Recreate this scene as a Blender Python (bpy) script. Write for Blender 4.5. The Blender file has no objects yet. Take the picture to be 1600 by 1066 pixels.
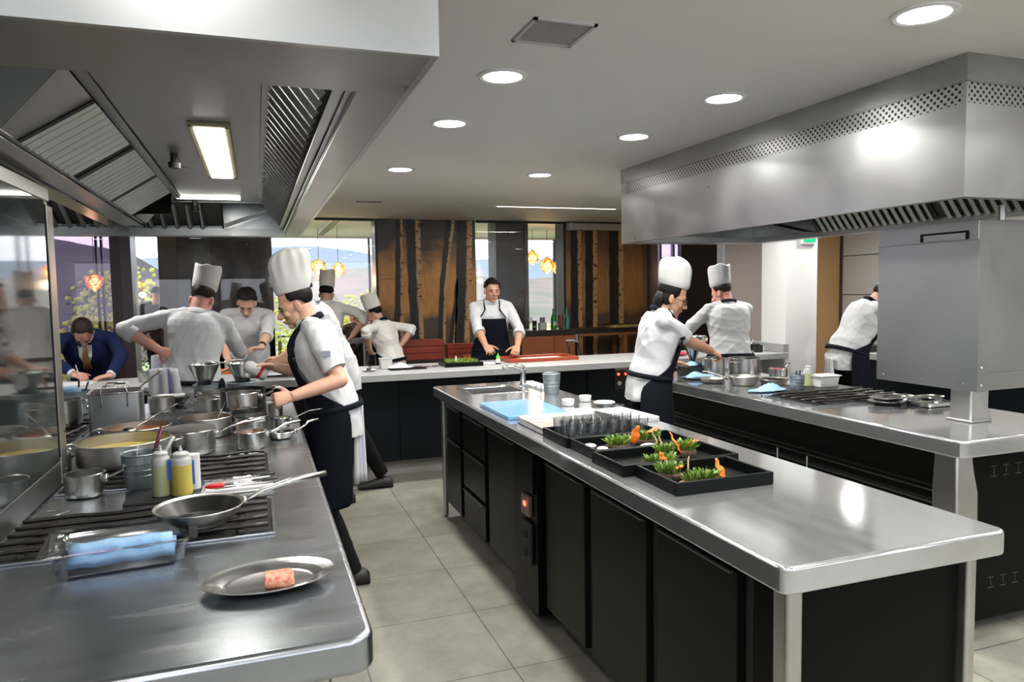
import bpy, bmesh, math, random
import numpy as np
from mathutils import Vector, Matrix, Quaternion, noise

C = bpy.context.scene.collection
PI = math.pi
R_ = math.radians
random.seed(7)

# ---------------------------------------------------------------- camera
EYE = 1.55
def camera_axes(yaw=19.427, pitch=4.016, roll=-0.955):
    y, t, r = R_(yaw), R_(pitch), R_(roll)
    fw = Vector((math.sin(y)*math.cos(t), math.cos(y)*math.cos(t), -math.sin(t)))
    rt = Vector((math.cos(y), -math.sin(y), 0)); up = rt.cross(fw)
    return rt*math.cos(r)+up*math.sin(r), up*math.cos(r)-rt*math.sin(r), fw
crt, cup, cfw = camera_axes()
cam_data = bpy.data.cameras.new('camera'); cam = bpy.data.objects.new('camera', cam_data); C.objects.link(cam)
cam.matrix_world = Matrix(((crt.x, cup.x, -cfw.x, 0), (crt.y, cup.y, -cfw.y, 0), (crt.z, cup.z, -cfw.z, EYE), (0, 0, 0, 1)))
cam_data.sensor_width = 36; cam_data.lens = 1128.6/1600*36; cam_data.clip_start = .05; cam_data.clip_end = 2000
sc = bpy.context.scene; sc.camera = cam
sc.view_settings.view_transform = 'Standard'; sc.view_settings.look = 'None'
sc.view_settings.exposure = 0.5; sc.view_settings.gamma = 1; sc.view_settings.use_curve_mapping = False
sc.cycles.use_denoising = True
sc.cycles.sample_clamp_indirect = 4.0
sc.cycles.max_bounces = 10; sc.cycles.diffuse_bounces = 6; sc.cycles.glossy_bounces = 5
sc.cycles.transmission_bounces = 8; sc.cycles.transparent_max_bounces = 16
sc.cycles.caustics_reflective = False; sc.cycles.caustics_refractive = False

# ---------------------------------------------------------------- daylight: an overcast sky
w = bpy.data.worlds.new('overcast_sky'); sc.world = w; w.use_nodes = True
nt = w.node_tree; nt.nodes.clear()
out = nt.nodes.new('ShaderNodeOutputWorld'); bg = nt.nodes.new('ShaderNodeBackground')
tc = nt.nodes.new('ShaderNodeTexCoord'); ns = nt.nodes.new('ShaderNodeTexNoise'); ns.inputs['Scale'].default_value = 2.2
ns.inputs['Detail'].default_value = 4
mp = nt.nodes.new('ShaderNodeMapping'); mp.inputs['Scale'].default_value = (1, 1, 4)
cr = nt.nodes.new('ShaderNodeValToRGB'); cr.color_ramp.elements[0].color = (.72, .78, .92, 1); cr.color_ramp.elements[1].color = (.95, .96, 1, 1)
cr.color_ramp.elements[0].position = .3; cr.color_ramp.elements[1].position = .65
nt.links.new(tc.outputs['Generated'], mp.inputs['Vector']); nt.links.new(mp.outputs[0], ns.inputs['Vector'])
nt.links.new(ns.outputs[0], cr.inputs[0]); nt.links.new(cr.outputs[0], bg.inputs[0]); nt.links.new(bg.outputs[0], out.inputs[0])
bg.inputs[1].default_value = 2.4

# ---------------------------------------------------------------- downlights: the lamps themselves (fittings are built further down)
CEIL = 2.5
DOWNLIGHTS = [(1.07, 3.10), (1.07, 4.03), (1.09, 5.62), (2.25, 5.62), (2.27, 4.08), (2.26, 3.14), (2.26, 1.98),
              (1.07, 1.98), (1.07, .6), (2.26, .6), (2.26, -.9), (1.07, -.9), (-.15, .35), (-.35, -1.3), (-1.6, .3), (3.6, 1.4), (3.6, -.2),
              (4.6, 2.2), (4.5, 3.6), (4.3, 5.45), (5.58, 5.6), (5.75, 3.2), (-.9, 5.55), (-2.4, 3.6), (-2.4, 5.5), (4.6, .4), (3.15, 5.62)]
DL_POWER = 13.5
def lamp(name, kind, loc, power, size, color, rot=(0, 0, 0), sy=None, spread=None):
    l = bpy.data.lights.new(name, kind); l.energy = power; l.color = color
    if kind == 'AREA':
        l.shape = 'DISK' if sy is None else 'RECTANGLE'; l.size = size
        if sy: l.size_y = sy
        if spread: l.spread = R_(spread)
    else: l.shadow_soft_size = size
    o = bpy.data.objects.new(name, l); o.location = loc; o.rotation_euler = rot; C.objects.link(o); return o
def portal(loc, rot, sx, sy):
    o = lamp('window_daylight', 'AREA', loc, 1, sx, (1, 1, 1), rot, sy=sy); o.data.cycles.is_portal = True
portal((1.1, -3.05, 1.35), (R_(-90), 0, 0), 11, 2.3)  # sampling portal of the added rear window
portal((3.2, 12.7, 1.25), (R_(90), 0, 0), 15, 2.5)
for x, y in DOWNLIGHTS:
    lamp('downlight_lamp', 'AREA', (x, y, CEIL-.012), DL_POWER*(.35 if (x, y) == (-.15, .35) else 1), .15, (1, .975, .92), spread=150)

# ---------------------------------------------------------------- helpers
def tag(o, label=None, cat=None, group=None, kind=None):
    if label: o['label'] = label
    if cat: o['category'] = cat
    if group: o['group'] = group
    if kind: o['kind'] = kind
    return o
def thing(name, label, cat, loc=(0, 0, 0), rotz=0, group=None):
    o = bpy.data.objects.new(name, None); o.empty_display_size = .05; C.objects.link(o)
    o.location = loc; o.rotation_euler = (0, 0, R_(rotz)); return tag(o, label, cat, group)
def dup(root, loc=None, rotz=None, label=None, group=None):
    r = root.copy(); C.objects.link(r)
    if loc is not None: r.location = loc
    if rotz is not None: r.rotation_euler = (0, 0, R_(rotz))
    if label: r['label'] = label
    if group: r['group'] = group
    for ch in list(root.children):
        c = ch.copy(); C.objects.link(c); c.parent = r
        for g in list(ch.children):
            d = g.copy(); C.objects.link(d); d.parent = c
    return r

class MB:
    def __init__(s): s.v = []; s.f = []; s.m = []; s.mi = 0
    def add(s, vs, fs):
        b = len(s.v); s.v += [tuple(q) for q in vs]
        for f in fs: s.f.append([b+i for i in f]); s.m.append(s.mi)
        return s
    def box(s, x0, x1, y0, y1, z0, z1):
        vs = [(x, y, z) for z in (z0, z1) for y in (y0, y1) for x in (x0, x1)]
        return s.add(vs, [(0, 2, 3, 1), (4, 5, 7, 6), (0, 1, 5, 4), (2, 6, 7, 3), (0, 4, 6, 2), (1, 3, 7, 5)])
    def loft(s, rings, n=None, cap=True, closed=True):
        """rings: lists of points, same length each"""
        n = len(rings[0]); vs = [p for r in rings for p in r]; fs = []
        for k in range(len(rings)-1):
            for i in range(n if closed else n-1):
                j = (i+1) % n; fs.append((k*n+i, k*n+j, (k+1)*n+j, (k+1)*n+i))
        if cap and closed:
            c0 = sum((Vector(p) for p in rings[0]), Vector())/n; c1 = sum((Vector(p) for p in rings[-1]), Vector())/n
            vs = list(vs)+[c0, c1]; a = len(vs)-2; b = a+1; L = (len(rings)-1)*n
            for i in range(n):
                j = (i+1) % n; fs.append((a, j, i)); fs.append((b, L+i, L+j))
        return s.add(vs, fs)
    def ell(s, c, ax, ay, az, n=14, k=8):
        """ellipsoid with semi axes vectors"""
        c = Vector(c); ax, ay, az = Vector(ax), Vector(ay), Vector(az); rings = []
        for q in range(1, k):
            t = PI*q/k; rings.append([c+az*(-math.cos(t))+(ax*math.cos(2*PI*i/n)+ay*math.sin(2*PI*i/n))*math.sin(t) for i in range(n)])
        b = len(s.v); s.loft(rings, cap=False)
        vs = [c-az, c+az]; m = len(s.v); s.v += [tuple(q) for q in vs]; L = b+(k-2)*n
        for i in range(n):
            j = (i+1) % n; s.f.append([m, b+j, b+i]); s.f.append([m+1, L+i, L+j]); s.m += [s.mi, s.mi]
        return s
    def tube(s, path, r, n=8, cap=True, flat=1.0, up=None, loop=False):
        P = [Vector(p) for p in path]; rr = r if isinstance(r, (list, tuple)) else [r]*len(P); rings = []
        pt = None
        for i, p in enumerate(P):
            if loop: t = (P[(i+1) % len(P)]-P[i-1]).normalized()
            else: t = (P[min(i+1, len(P)-1)]-P[max(i-1, 0)]).normalized()
            if pt is None:
                u = Vector(up) if up else (Vector((0, 0, 1)) if abs(t.z) < .9 else Vector((1, 0, 0)))
                a = t.cross(u).normalized()
            else: a = (a-t*a.dot(t)).normalized()
            b = a.cross(t).normalized(); pt = t
            rings.append([p+a*(math.cos(2*PI*k/n)*rr[i])+b*(math.sin(2*PI*k/n)*rr[i]*flat) for k in range(n)])
        if loop: rings.append(rings[0]); cap = False
        return s.loft(rings, cap=cap)
    def lathe(s, prof, n=32, c=(0, 0, 0), sx=1, sy=1, cap=True):
        rings = [[(c[0]+r*sx*math.cos(2*PI*i/n), c[1]+r*sy*math.sin(2*PI*i/n), c[2]+z) for i in range(n)] for r, z in prof]
        return s.loft(rings, cap=cap)
    def prism(s, poly, z0, z1):
        n = len(poly); vs = [(x, y, z0) for x, y in poly]+[(x, y, z1) for x, y in poly]
        return s.add(vs, [tuple(range(n))[::-1], tuple(range(n, 2*n))]+[(i, (i+1) % n, n+(i+1) % n, n+i) for i in range(n)])
    def rbox(s, x0, x1, y0, y1, z0, z1, r=.02, k=5):
        pts = []
        for cx, cy, a0 in ((x1-r, y1-r, 0), (x0+r, y1-r, 90), (x0+r, y0+r, 180), (x1-r, y0+r, 270)):
            for i in range(k+1):
                a = R_(a0+90*i/k); pts.append((cx+r*math.cos(a), cy+r*math.sin(a)))
        return s.prism(pts, z0, z1)
    def xf(s, M, start=0):
        for i in range(start, len(s.v)): s.v[i] = tuple(M @ Vector(s.v[i]))
        return s
    def mesh(s, name='m'):
        me = bpy.data.meshes.new(name); me.from_pydata(s.v, [], s.f); me.update(); return me
    def build(s, name, mats, parent=None, smooth=None, bevel=0, loc=None, rot=None, seg=2, sub=0, solid=0):
        me = s.mesh(name)
        mats = mats if isinstance(mats, (list, tuple)) else [mats]
        for m in mats: me.materials.append(m)
        if len(mats) > 1: me.polygons.foreach_set('material_index', s.m)
        bm = bmesh.new(); bm.from_mesh(me); bmesh.ops.recalc_face_normals(bm, faces=bm.faces); bm.to_mesh(me); bm.free()
        if smooth is not None:
            me.polygons.foreach_set('use_smooth', [True]*len(me.polygons))
            if smooth > 0: me.set_sharp_from_angle(angle=R_(smooth))
        o = bpy.data.objects.new(name, me); C.objects.link(o); o.parent = parent
        if loc: o.location = loc
        if rot: o.rotation_euler = rot
        if solid:
            q = o.modifiers.new('solid', 'SOLIDIFY'); q.thickness = solid; q.offset = 0
        if bevel:
            q = o.modifiers.new('bevel', 'BEVEL'); q.width = bevel; q.segments = seg; q.limit_method = 'ANGLE'; q.angle_limit = R_(40)
            me.polygons.foreach_set('use_smooth', [True]*len(me.polygons)); q.harden_normals = True
        if sub:
            q = o.modifiers.new('sub', 'SUBSURF'); q.levels = sub; q.render_levels = sub
        return o
def B(): return MB()
def struct(o): o['kind'] = 'structure'; return o

# ---------------------------------------------------------------- materials
MATS = {}
def mat(name, color=(.5, .5, .5), rough=.5, metal=0, spec=.5, noise_amt=0, noise_scale=20, bump=0, bump_scale=60, stretch=(1, 1, 1),
        col2=None, rough2=None, emis=None, emis_s=0, trans=0, ior=1.45, alpha=1, sheen=0, coat=0, detail=2, sss=0):
    m = bpy.data.materials.new(name); m.use_nodes = True; nt = m.node_tree; p = nt.nodes['Principled BSDF']
    p.inputs['Base Color'].default_value = (*color, 1); p.inputs['Roughness'].default_value = rough
    p.inputs['Metallic'].default_value = metal; p.inputs['Specular IOR Level'].default_value = spec
    p.inputs['IOR'].default_value = ior; p.inputs['Transmission Weight'].default_value = trans; p.inputs['Alpha'].default_value = alpha
    p.inputs['Sheen Weight'].default_value = sheen; p.inputs['Coat Weight'].default_value = coat
    if sss: p.inputs['Subsurface Weight'].default_value = sss; p.inputs['Subsurface Radius'].default_value = (.012, .005, .003); p.inputs['Subsurface Scale'].default_value = 1
    if emis: p.inputs['Emission Color'].default_value = (*emis, 1); p.inputs['Emission Strength'].default_value = emis_s
    if col2 or rough2 is not None or bump:
        tc = nt.nodes.new('ShaderNodeTexCoord'); mp = nt.nodes.new('ShaderNodeMapping'); mp.inputs['Scale'].default_value = stretch
        nt.links.new(tc.outputs['Object'], mp.inputs[0])
        if col2 or rough2 is not None:
            n = nt.nodes.new('ShaderNodeTexNoise'); n.inputs['Scale'].default_value = noise_scale; n.inputs['Detail'].default_value = detail
            nt.links.new(mp.outputs[0], n.inputs['Vector'])
            r = nt.nodes.new('ShaderNodeMapRange'); r.inputs[1].default_value = .2; r.inputs[2].default_value = .8
            nt.links.new(n.outputs[0], r.inputs[0])
            if col2:
                mx = nt.nodes.new('ShaderNodeMix'); mx.data_type = 'RGBA'; mx.inputs[6].default_value = (*color, 1); mx.inputs[7].default_value = (*col2, 1)
                nt.links.new(r.outputs[0], mx.inputs[0]); nt.links.new(mx.outputs[2], p.inputs['Base Color'])
            if rough2 is not None:
                mr = nt.nodes.new('ShaderNodeMapRange'); mr.inputs[3].default_value = rough; mr.inputs[4].default_value = rough2
                nt.links.new(r.outputs[0], mr.inputs[0]); nt.links.new(mr.outputs[0], p.inputs['Roughness'])
        if bump:
            n2 = nt.nodes.new('ShaderNodeTexNoise'); n2.inputs['Scale'].default_value = bump_scale; n2.inputs['Detail'].default_value = 3
            nt.links.new(mp.outputs[0], n2.inputs['Vector'])
            b = nt.nodes.new('ShaderNodeBump'); b.inputs['Strength'].default_value = bump; b.inputs['Distance'].default_value = .01
            nt.links.new(n2.outputs[0], b.inputs['Height']); nt.links.new(b.outputs[0], p.inputs['Normal'])
    MATS[name] = m; return m
M = {}
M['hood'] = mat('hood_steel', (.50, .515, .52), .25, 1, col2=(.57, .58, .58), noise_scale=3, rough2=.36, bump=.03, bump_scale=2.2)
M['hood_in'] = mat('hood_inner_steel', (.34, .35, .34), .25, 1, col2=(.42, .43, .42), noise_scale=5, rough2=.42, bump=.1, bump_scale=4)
M['hood_dark'] = mat('hood_backing_dark', (.03, .032, .03), .5)  # near-black colour of filter backings, filter frames and plenum roofs
M['filter'] = mat('filter_steel', (.30, .31, .30), .3, 1)
M['top'] = mat('worktop_steel', (.35, .375, .41), .20, .96, col2=(.42, .44, .47), noise_scale=22, rough2=.30, stretch=(.25, 1, 1), detail=3)
M['top2'] = mat('worktop_steel_bright', (.57, .59, .61), .09, .86, col2=(.63, .65, .66), noise_scale=22, rough2=.15, stretch=(1, .25, 1), detail=3)
M['box_steel'] = mat('box_steel', (.36, .37, .365), .3, 1, col2=(.41, .42, .415), noise_scale=3, rough2=.38, bump=.02, bump_scale=3)
M['post'] = mat('post_steel', (.48, .48, .46), .3, 1, col2=(.54, .54, .52), noise_scale=6, rough2=.4)
M['pot'] = mat('pot_steel', (.6, .6, .58), .18, 1, col2=(.5, .5, .48), noise_scale=14, rough2=.3)
M['potdull'] = mat('pot_dull_steel', (.42, .41, .38), .3, 1, col2=(.5, .49, .46), noise_scale=9, rough2=.42)
M['platter'] = mat('platter_steel', (.66, .66, .66), .16, .95)
M['chrome'] = mat('chrome', (.75, .75, .76), .08, 1)
M['alu'] = mat('aluminium_foil', (.72, .72, .72), .22, 1, bump=.3, bump_scale=30)
M['darkpot'] = mat('dark_steel_pot', (.07, .075, .075), .4, .7)
M['galv'] = mat('galvanised', (.22, .26, .285), .42, .7, col2=(.29, .33, .35), noise_scale=25)
M['black'] = mat('black_laminate', (.003, .0035, .0035), .3, 0, spec=.08)
M['blackdoor'] = mat('black_door', (.004, .005, .0045), .3, 0, spec=.16, col2=(.006, .007, .006), noise_scale=2, rough2=.4)
M['navypanel'] = mat('bar_front_panel', (.003, .005, .007), .4, spec=.25)
M['dark'] = mat('dark_recess', (.003, .003, .003), .8)
M['rubber'] = mat('black_rubber', (.012, .012, .012), .55)
M['castiron'] = mat('cast_iron', (.035, .033, .032), .38, .6, col2=(.06, .055, .05), noise_scale=30, bump=.1)
M['nonstick'] = mat('nonstick', (.02, .02, .018), .32, .2)
M['stone'] = mat('bar_stone', (.33, .34, .34), .3, col2=(.38, .38, .38), noise_scale=30, rough2=.4)
M['white'] = mat('white_paint', (.78, .78, .78), .5)
M['ceiling'] = mat('ceiling_paint', (.86, .85, .82), .7, col2=(.84, .83, .80), noise_scale=1.5)
M['walltile'] = mat('wall_panel_white', (.62, .6, .57), .35)
M['beige'] = mat('beige_wall', (.36, .31, .29), .5)
M['woodpanel'] = mat('oak_panel', (.42, .25, .11), .4, col2=(.48, .30, .14), noise_scale=6, stretch=(8, 8, .5))
M['brown'] = mat('brown_column', (.06, .035, .035), .35, col2=(.09, .055, .05), noise_scale=3)
M['mauve'] = mat('mauve_column', (.10, .075, .09), .3)
M['darkcol'] = mat('dark_column', (.045, .045, .052), .35)
M['blackframe'] = mat('black_frame', (.008, .008, .009), .4)
M['alframe'] = mat('window_frame', (.55, .57, .62), .4, .3)
M['whitecloth'] = mat('white_cotton', (.50, .51, .53), .8, bump=.4, bump_scale=14)
M['shade_cloth'] = mat('cream_cotton_lifted', (.80, .77, .74), .8, bump=.2, bump_scale=14)  # copy of the white cotton, brightened for chefs standing in weaker light
M['hat'] = mat('toque_white', (.55, .55, .535), .75, bump=.1, bump_scale=20)
M['hat2'] = mat('toque_cream_lifted', (.80, .74, .68), .8)  # toque copy, colour brightened to offset the dim light behind the bar
M['navy'] = mat('navy_apron', (.004, .005, .010), .85, spec=.15, bump=.2, bump_scale=16)
M['trouser'] = mat('black_trousers', (.004, .004, .005), .9, spec=.2, bump=.2, bump_scale=14)
M['suit'] = mat('blue_suit', (.008, .014, .055), .85, spec=.2, bump=.15, bump_scale=12)
M['blackcloth'] = mat('black_cloth', (.008, .008, .009), .8)
M['browncloth'] = mat('dark_brown_jacket', (.03, .016, .014), .8)
M['tie'] = mat('ochre_tie', (.25, .12, .03), .6)
M['hair'] = mat('black_hair', (.004, .003, .003), .5, spec=.2, bump=.4, bump_scale=90, stretch=(1, 1, .25))
M['hairbrown'] = mat('brown_hair', (.016, .009, .006), .5, spec=.25, bump=.4, bump_scale=90)
M['skin'] = mat('skin_light', (.56, .33, .23), .45, sss=.12, col2=(.60, .34, .25), noise_scale=12)
M['skin_tan'] = mat('skin_tan', (.43, .235, .14), .45, sss=.1, col2=(.47, .25, .16), noise_scale=12)
M['skin_pink'] = mat('skin_pink', (.60, .30, .23), .45, sss=.12)
M['eyewhite'] = mat('eye_white', (.7, .68, .65), .3)
M['eyedark'] = mat('eye_dark', (.012, .008, .006), .25)
M['lips'] = mat('lips', (.40, .15, .12), .5)
M['floor'] = None
M['blueboard'] = mat('blue_board', (.16, .36, .72), .18, col2=(.19, .39, .74), noise_scale=4, coat=.6)
M['bluecloth'] = mat('blue_cloth', (.26, .46, .72), .8, col2=(.33, .54, .78), noise_scale=30, bump=.4, bump_scale=40)
M['slate'] = mat('black_slate', (.018, .02, .02), .45, bump=.2, bump_scale=60)
M['traymat'] = mat('black_tray', (.004, .005, .005), .35, spec=.1)
M['napkin'] = mat('white_napkin', (.56, .56, .58), .75, bump=.1, bump_scale=30)
M['china'] = mat('white_china', (.78, .78, .78), .2)
M['plastic'] = mat('white_plastic', (.7, .7, .68), .35, trans=.25)
M['redsil'] = mat('red_silicone', (.55, .01, .02), .35)
M['blackh'] = mat('black_handle', (.012, .012, .013), .35)
M['burg'] = mat('burgundy_handle', (.10, .01, .03), .35)
M['redwood'] = mat('red_wood', (.30, .05, .025), .35, col2=(.16, .025, .015), noise_scale=5, stretch=(1, 8, 12))
M['traywood'] = mat('tray_wood', (.36, .07, .025), .3, col2=(.24, .04, .018), noise_scale=6, stretch=(2, 10, 6))
M['tablewood'] = mat('console_wood', (.30, .13, .04), .45, col2=(.20, .08, .025), noise_scale=5, stretch=(6, 6, 1))
M['darkwood'] = mat('dark_top', (.02, .015, .013), .35)
M['cabwood'] = mat('cabinet_orange_wood', (.26, .085, .03), .4, col2=(.30, .10, .04), noise_scale=3, stretch=(1, 1, 5))
M['oil'] = mat('oil_yellow', (.75, .62, .12), .3, trans=.3)
M['oilpale'] = mat('oil_pale', (.58, .60, .34), .3, trans=.3)
M['bottle'] = mat('bottle_plastic', (.70, .72, .68), .35, trans=.35)
M['label_blue'] = mat('blue_print', (.02, .12, .6), .4)
M['sauce'] = mat('brown_sauce', (.22, .07, .01), .2)
M['soup'] = mat('yellow_soup', (.42, .30, .04), .3, col2=(.55, .42, .10), noise_scale=30)
M['greensauce'] = mat('pale_green_puree', (.42, .5, .2), .5)
M['meat'] = mat('raw_meat', (.50, .04, .03), .35, col2=(.90, .55, .36), noise_scale=95)
M['leaf'] = mat('salad_leaf', (.04, .12, .010), .5, col2=(.13, .22, .025), noise_scale=50)
M['leaf2'] = mat('herb_leaf', (.30, .42, .08), .5, col2=(.07, .16, .02), noise_scale=60)
M['orange'] = mat('orange_crisp', (.75, .20, .015), .45, col2=(.60, .13, .02), noise_scale=40)
M['bark'] = mat('dark_bark', (.035, .025, .02), .8, col2=(.10, .06, .035), noise_scale=60, bump=.6)
M['soil'] = mat('cork_bark', (.24, .12, .06), .8, col2=(.14, .06, .03), noise_scale=70, bump=.5)
M['pebble'] = mat('white_pebble', (.8, .78, .74), .5)
M['greenglass'] = mat('green_bottle', (.02, .30, .05), .1, trans=.7)
M['teal'] = mat('teal_bottle', (.05, .30, .25), .1, trans=.6)
M['greencap'] = mat('green_cap', (.12, .65, .08), .4)
M['redled'] = mat('red_led', (.5, 0, 0), .4, emis=(1, .04, .02), emis_s=9)
M['mill'] = mat('pepper_mill', (.05, .015, .012), .3)
M['exitgreen'] = mat('exit_green', (.0, .30, .12), .4, emis=(0, .45, .2), emis_s=.6)
M['screencase'] = mat('screen_case', (.42, .40, .37), .5)
M['lampglow'] = mat('lamp_white_glow', (1, 1, 1), .5, emis=(1, .97, .93), emis_s=14)
M['tubeglow'] = mat('tube_glow', (1, 1, 1), .5, emis=(1, .98, .88), emis_s=7)
M['stripglow'] = mat('strip_glow', (1, 1, 1), .5, emis=(1, .90, .75), emis_s=4)
M['bulbglow'] = mat('bulb_glow', (1, .8, .5), .5, emis=(1, .62, .25), emis_s=14)
M['amber'] = mat('amber_glass', (.95, .42, .10), .25, trans=.55, emis=(1, .40, .08), emis_s=.5)
M['gold'] = mat('gold_wire', (.7, .32, .06), .35, .8)
M['redfood'] = mat('red_dish', (.45, .03, .05), .5)
M['watch'] = mat('black_watch', (.01, .01, .012), .3)
M['embroid'] = mat('grey_embroidery', (.25, .27, .32), .8)
M['purpleprint'] = mat('violet_stripe', (.28, .25, .62), .8)
M['lightgrey'] = mat('light_grey', (.5, .5, .5), .6)
def glass_mat(name, tint=(1, 1, 1), refl=.8, rough=0.0, base=.035):
    m = bpy.data.materials.new(name); m.use_nodes = True; nt = m.node_tree; nt.nodes.clear()
    o = nt.nodes.new('ShaderNodeOutputMaterial'); mx = nt.nodes.new('ShaderNodeMixShader'); t = nt.nodes.new('ShaderNodeBsdfTransparent')
    g = nt.nodes.new('ShaderNodeBsdfGlossy'); g.inputs['Roughness'].default_value = rough; lw = nt.nodes.new('ShaderNodeLayerWeight'); f = nt.nodes.new('ShaderNodeMath'); f.operation = 'POWER'; f.inputs[1].default_value = 3.5; nt.links.new(lw.outputs['Facing'], f.inputs[0])
    mu = nt.nodes.new('ShaderNodeMath'); mu.operation = 'MULTIPLY_ADD'; mu.inputs[1].default_value = refl; mu.inputs[2].default_value = base; mu.use_clamp = True
    t.inputs[0].default_value = (*tint, 1)
    nt.links.new(f.outputs[0], mu.inputs[0]); nt.links.new(mu.outputs[0], mx.inputs[0]); nt.links.new(t.outputs[0], mx.inputs[1]); nt.links.new(g.outputs[0], mx.inputs[2])
    nt.links.new(mx.outputs[0], o.inputs[0]); return m
M['pane'] = glass_mat('clear_pane')
M['tinted'] = glass_mat('tinted_pane', (.62, .55, .66), .8, base=.05)
M['glass'] = glass_mat('drinking_glass', (.93, .94, .95), 1.6, .03, .16)
M['clearplastic'] = glass_mat('clear_polycarbonate', (.88, .91, .95), 1.2, .08, .12)
M['boxglass'] = mat('dark_glossy_glass', (.035, .042, .042), .06, 0, spec=1.0, coat=.6)

def tile_floor():
    m = bpy.data.materials.new('floor_tiles'); m.use_nodes = True; nt = m.node_tree; p = nt.nodes['Principled BSDF']
    tc = nt.nodes.new('ShaderNodeTexCoord'); br = nt.nodes.new('ShaderNodeTexBrick'); mp = nt.nodes.new('ShaderNodeMapping')
    mp.inputs['Location'].default_value = (-.941, -2.708, 0)
    br.offset = 0; br.squash = 1; br.inputs['Scale'].default_value = 1; br.inputs['Brick Width'].default_value = .567; br.inputs['Row Height'].default_value = .57
    br.inputs['Mortar Size'].default_value = .003; br.inputs['Mortar Smooth'].default_value = .1
    br.inputs['Color1'].default_value = (.215, .21, .18, 1); br.inputs['Color2'].default_value = (.24, .235, .20, 1); br.inputs['Mortar'].default_value = (.07, .07, .065, 1)
    n = nt.nodes.new('ShaderNodeTexNoise'); n.inputs['Scale'].default_value = 5; n.inputs['Detail'].default_value = 8; n.inputs['Roughness'].default_value = .68
    mx = nt.nodes.new('ShaderNodeMix'); mx.data_type = 'RGBA'; mx.blend_type = 'MULTIPLY'; mx.inputs[0].default_value = .65
    cr = nt.nodes.new('ShaderNodeValToRGB'); cr.color_ramp.elements[0].color = (.45, .46, .46, 1); cr.color_ramp.elements[1].color = (1.2, 1.18, 1.12, 1)
    cr.color_ramp.elements[0].position = .3; cr.color_ramp.elements[1].position = .7
    nt.links.new(tc.outputs['Object'], mp.inputs[0]); nt.links.new(mp.outputs[0], br.inputs[0]); nt.links.new(tc.outputs['Object'], n.inputs['Vector'])
    nt.links.new(n.outputs[0], cr.inputs[0]); nt.links.new(br.outputs[0], mx.inputs[6]); nt.links.new(cr.outputs[0], mx.inputs[7])
    nt.links.new(mx.outputs[2], p.inputs['Base Color']); p.inputs['Roughness'].default_value = .42
    b = nt.nodes.new('ShaderNodeBump'); b.inputs['Strength'].default_value = .3; b.inputs['Distance'].default_value = .002; b.invert = True
    nt.links.new(br.outputs['Fac'], b.inputs['Height']); nt.links.new(b.outputs[0], p.inputs['Normal'])
    return m
M['floor'] = tile_floor()
# ================================================================ the room
GLASS_Y = 9.46; OUT_Y = 12.65
struct(B().box(-4.5, 6.9, -3, OUT_Y, -.06, 0).build('floor', M['floor']))
c = B()
c.box(-4.5, 9.5, -3, GLASS_Y, CEIL, CEIL+.1)
struct(c.build('ceiling', M['ceiling']))
struct(B().box(-4.5, 11, GLASS_Y, OUT_Y, CEIL+.012, CEIL+.11).build('ceiling', M['white']))
struct(B().box(6.9, 11, 7.1, OUT_Y, -.06, 0).build('floor', M['floor']))
wb = B(); wb.box(-4.6, 6.9, -3.1, -3, 0, .9); wb.box(-4.6, 6.9, -3.1, -3, 2.45, CEIL)
for k in range(8): wb.box(-4.6+k*1.62, -4.5+k*1.62, -3.1, -3, .9, 2.45)
struct(wb.build('wall_back', M['white'])); struct(B().box(-4.5, 6.8, -3.056, -3.044, .9, 2.45).build('window_0', M['pane']))  # unseen window band, added so that daylight brightens the ceiling
struct(B().box(-4.6, -4.5, -3, GLASS_Y, 0, CEIL).build('wall_left', M['white']))
# right wall of white panels with thin joints
wr = B(); zs = [0, .5, .965, 1.43, 1.895, 2.5]; ys = [-3, -1.6, -.2, 1.2, 2.6, 4.0, 5.05, 6.22, 7.0]
for a, b in zip(ys[:-1], ys[1:]):
    for c0, c1 in zip(zs[:-1], zs[1:]): wr.box(6.72, 6.8, a+.004, b-.004, c0+.005, c1-.005)
wr = struct(wr.build('wall_right', M['walltile'])); struct(B().box(6.75, 6.9, -3, 7.1, 0, CEIL).build('wall_right_core', M['rubber'], wr))
# wall behind the bar end: beige panel, oak door
struct(B().box(5.04, 6.30, 7.0, 7.1, 0, CEIL).build('wall_rear', M['beige']))
struct(B().box(5.025, 5.045, 6.98, 7.1, 0, CEIL).build('trim_1', M['alframe']))
d = B(); d.box(6.30, 6.70, 6.98, 7.06, 0, CEIL-.02); door = struct(d.build('door_1', M['woodpanel'], bevel=.004))
struct(B().box(6.70, 6.718, 6.95, 7.1, 0, CEIL).build('trim_2', M['brown']))
# white column at the end of the bar
struct(B().box(4.90, 5.285, 5.80, 6.16, 0, CEIL).build('wall_column_white', M['white'], bevel=.005))
e = thing('exit_sign', 'green exit sign on the white column just under the hood edge', 'sign', (5.16, 5.785, 1.995))
B().box(-.09, .09, -.004, .012, -.035, .045).build('sign_plate', M['white'], e)
B().box(-.06, .085, -.007, -.003, -.02, .03).build('green_panel', M['exitgreen'], e)

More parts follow.
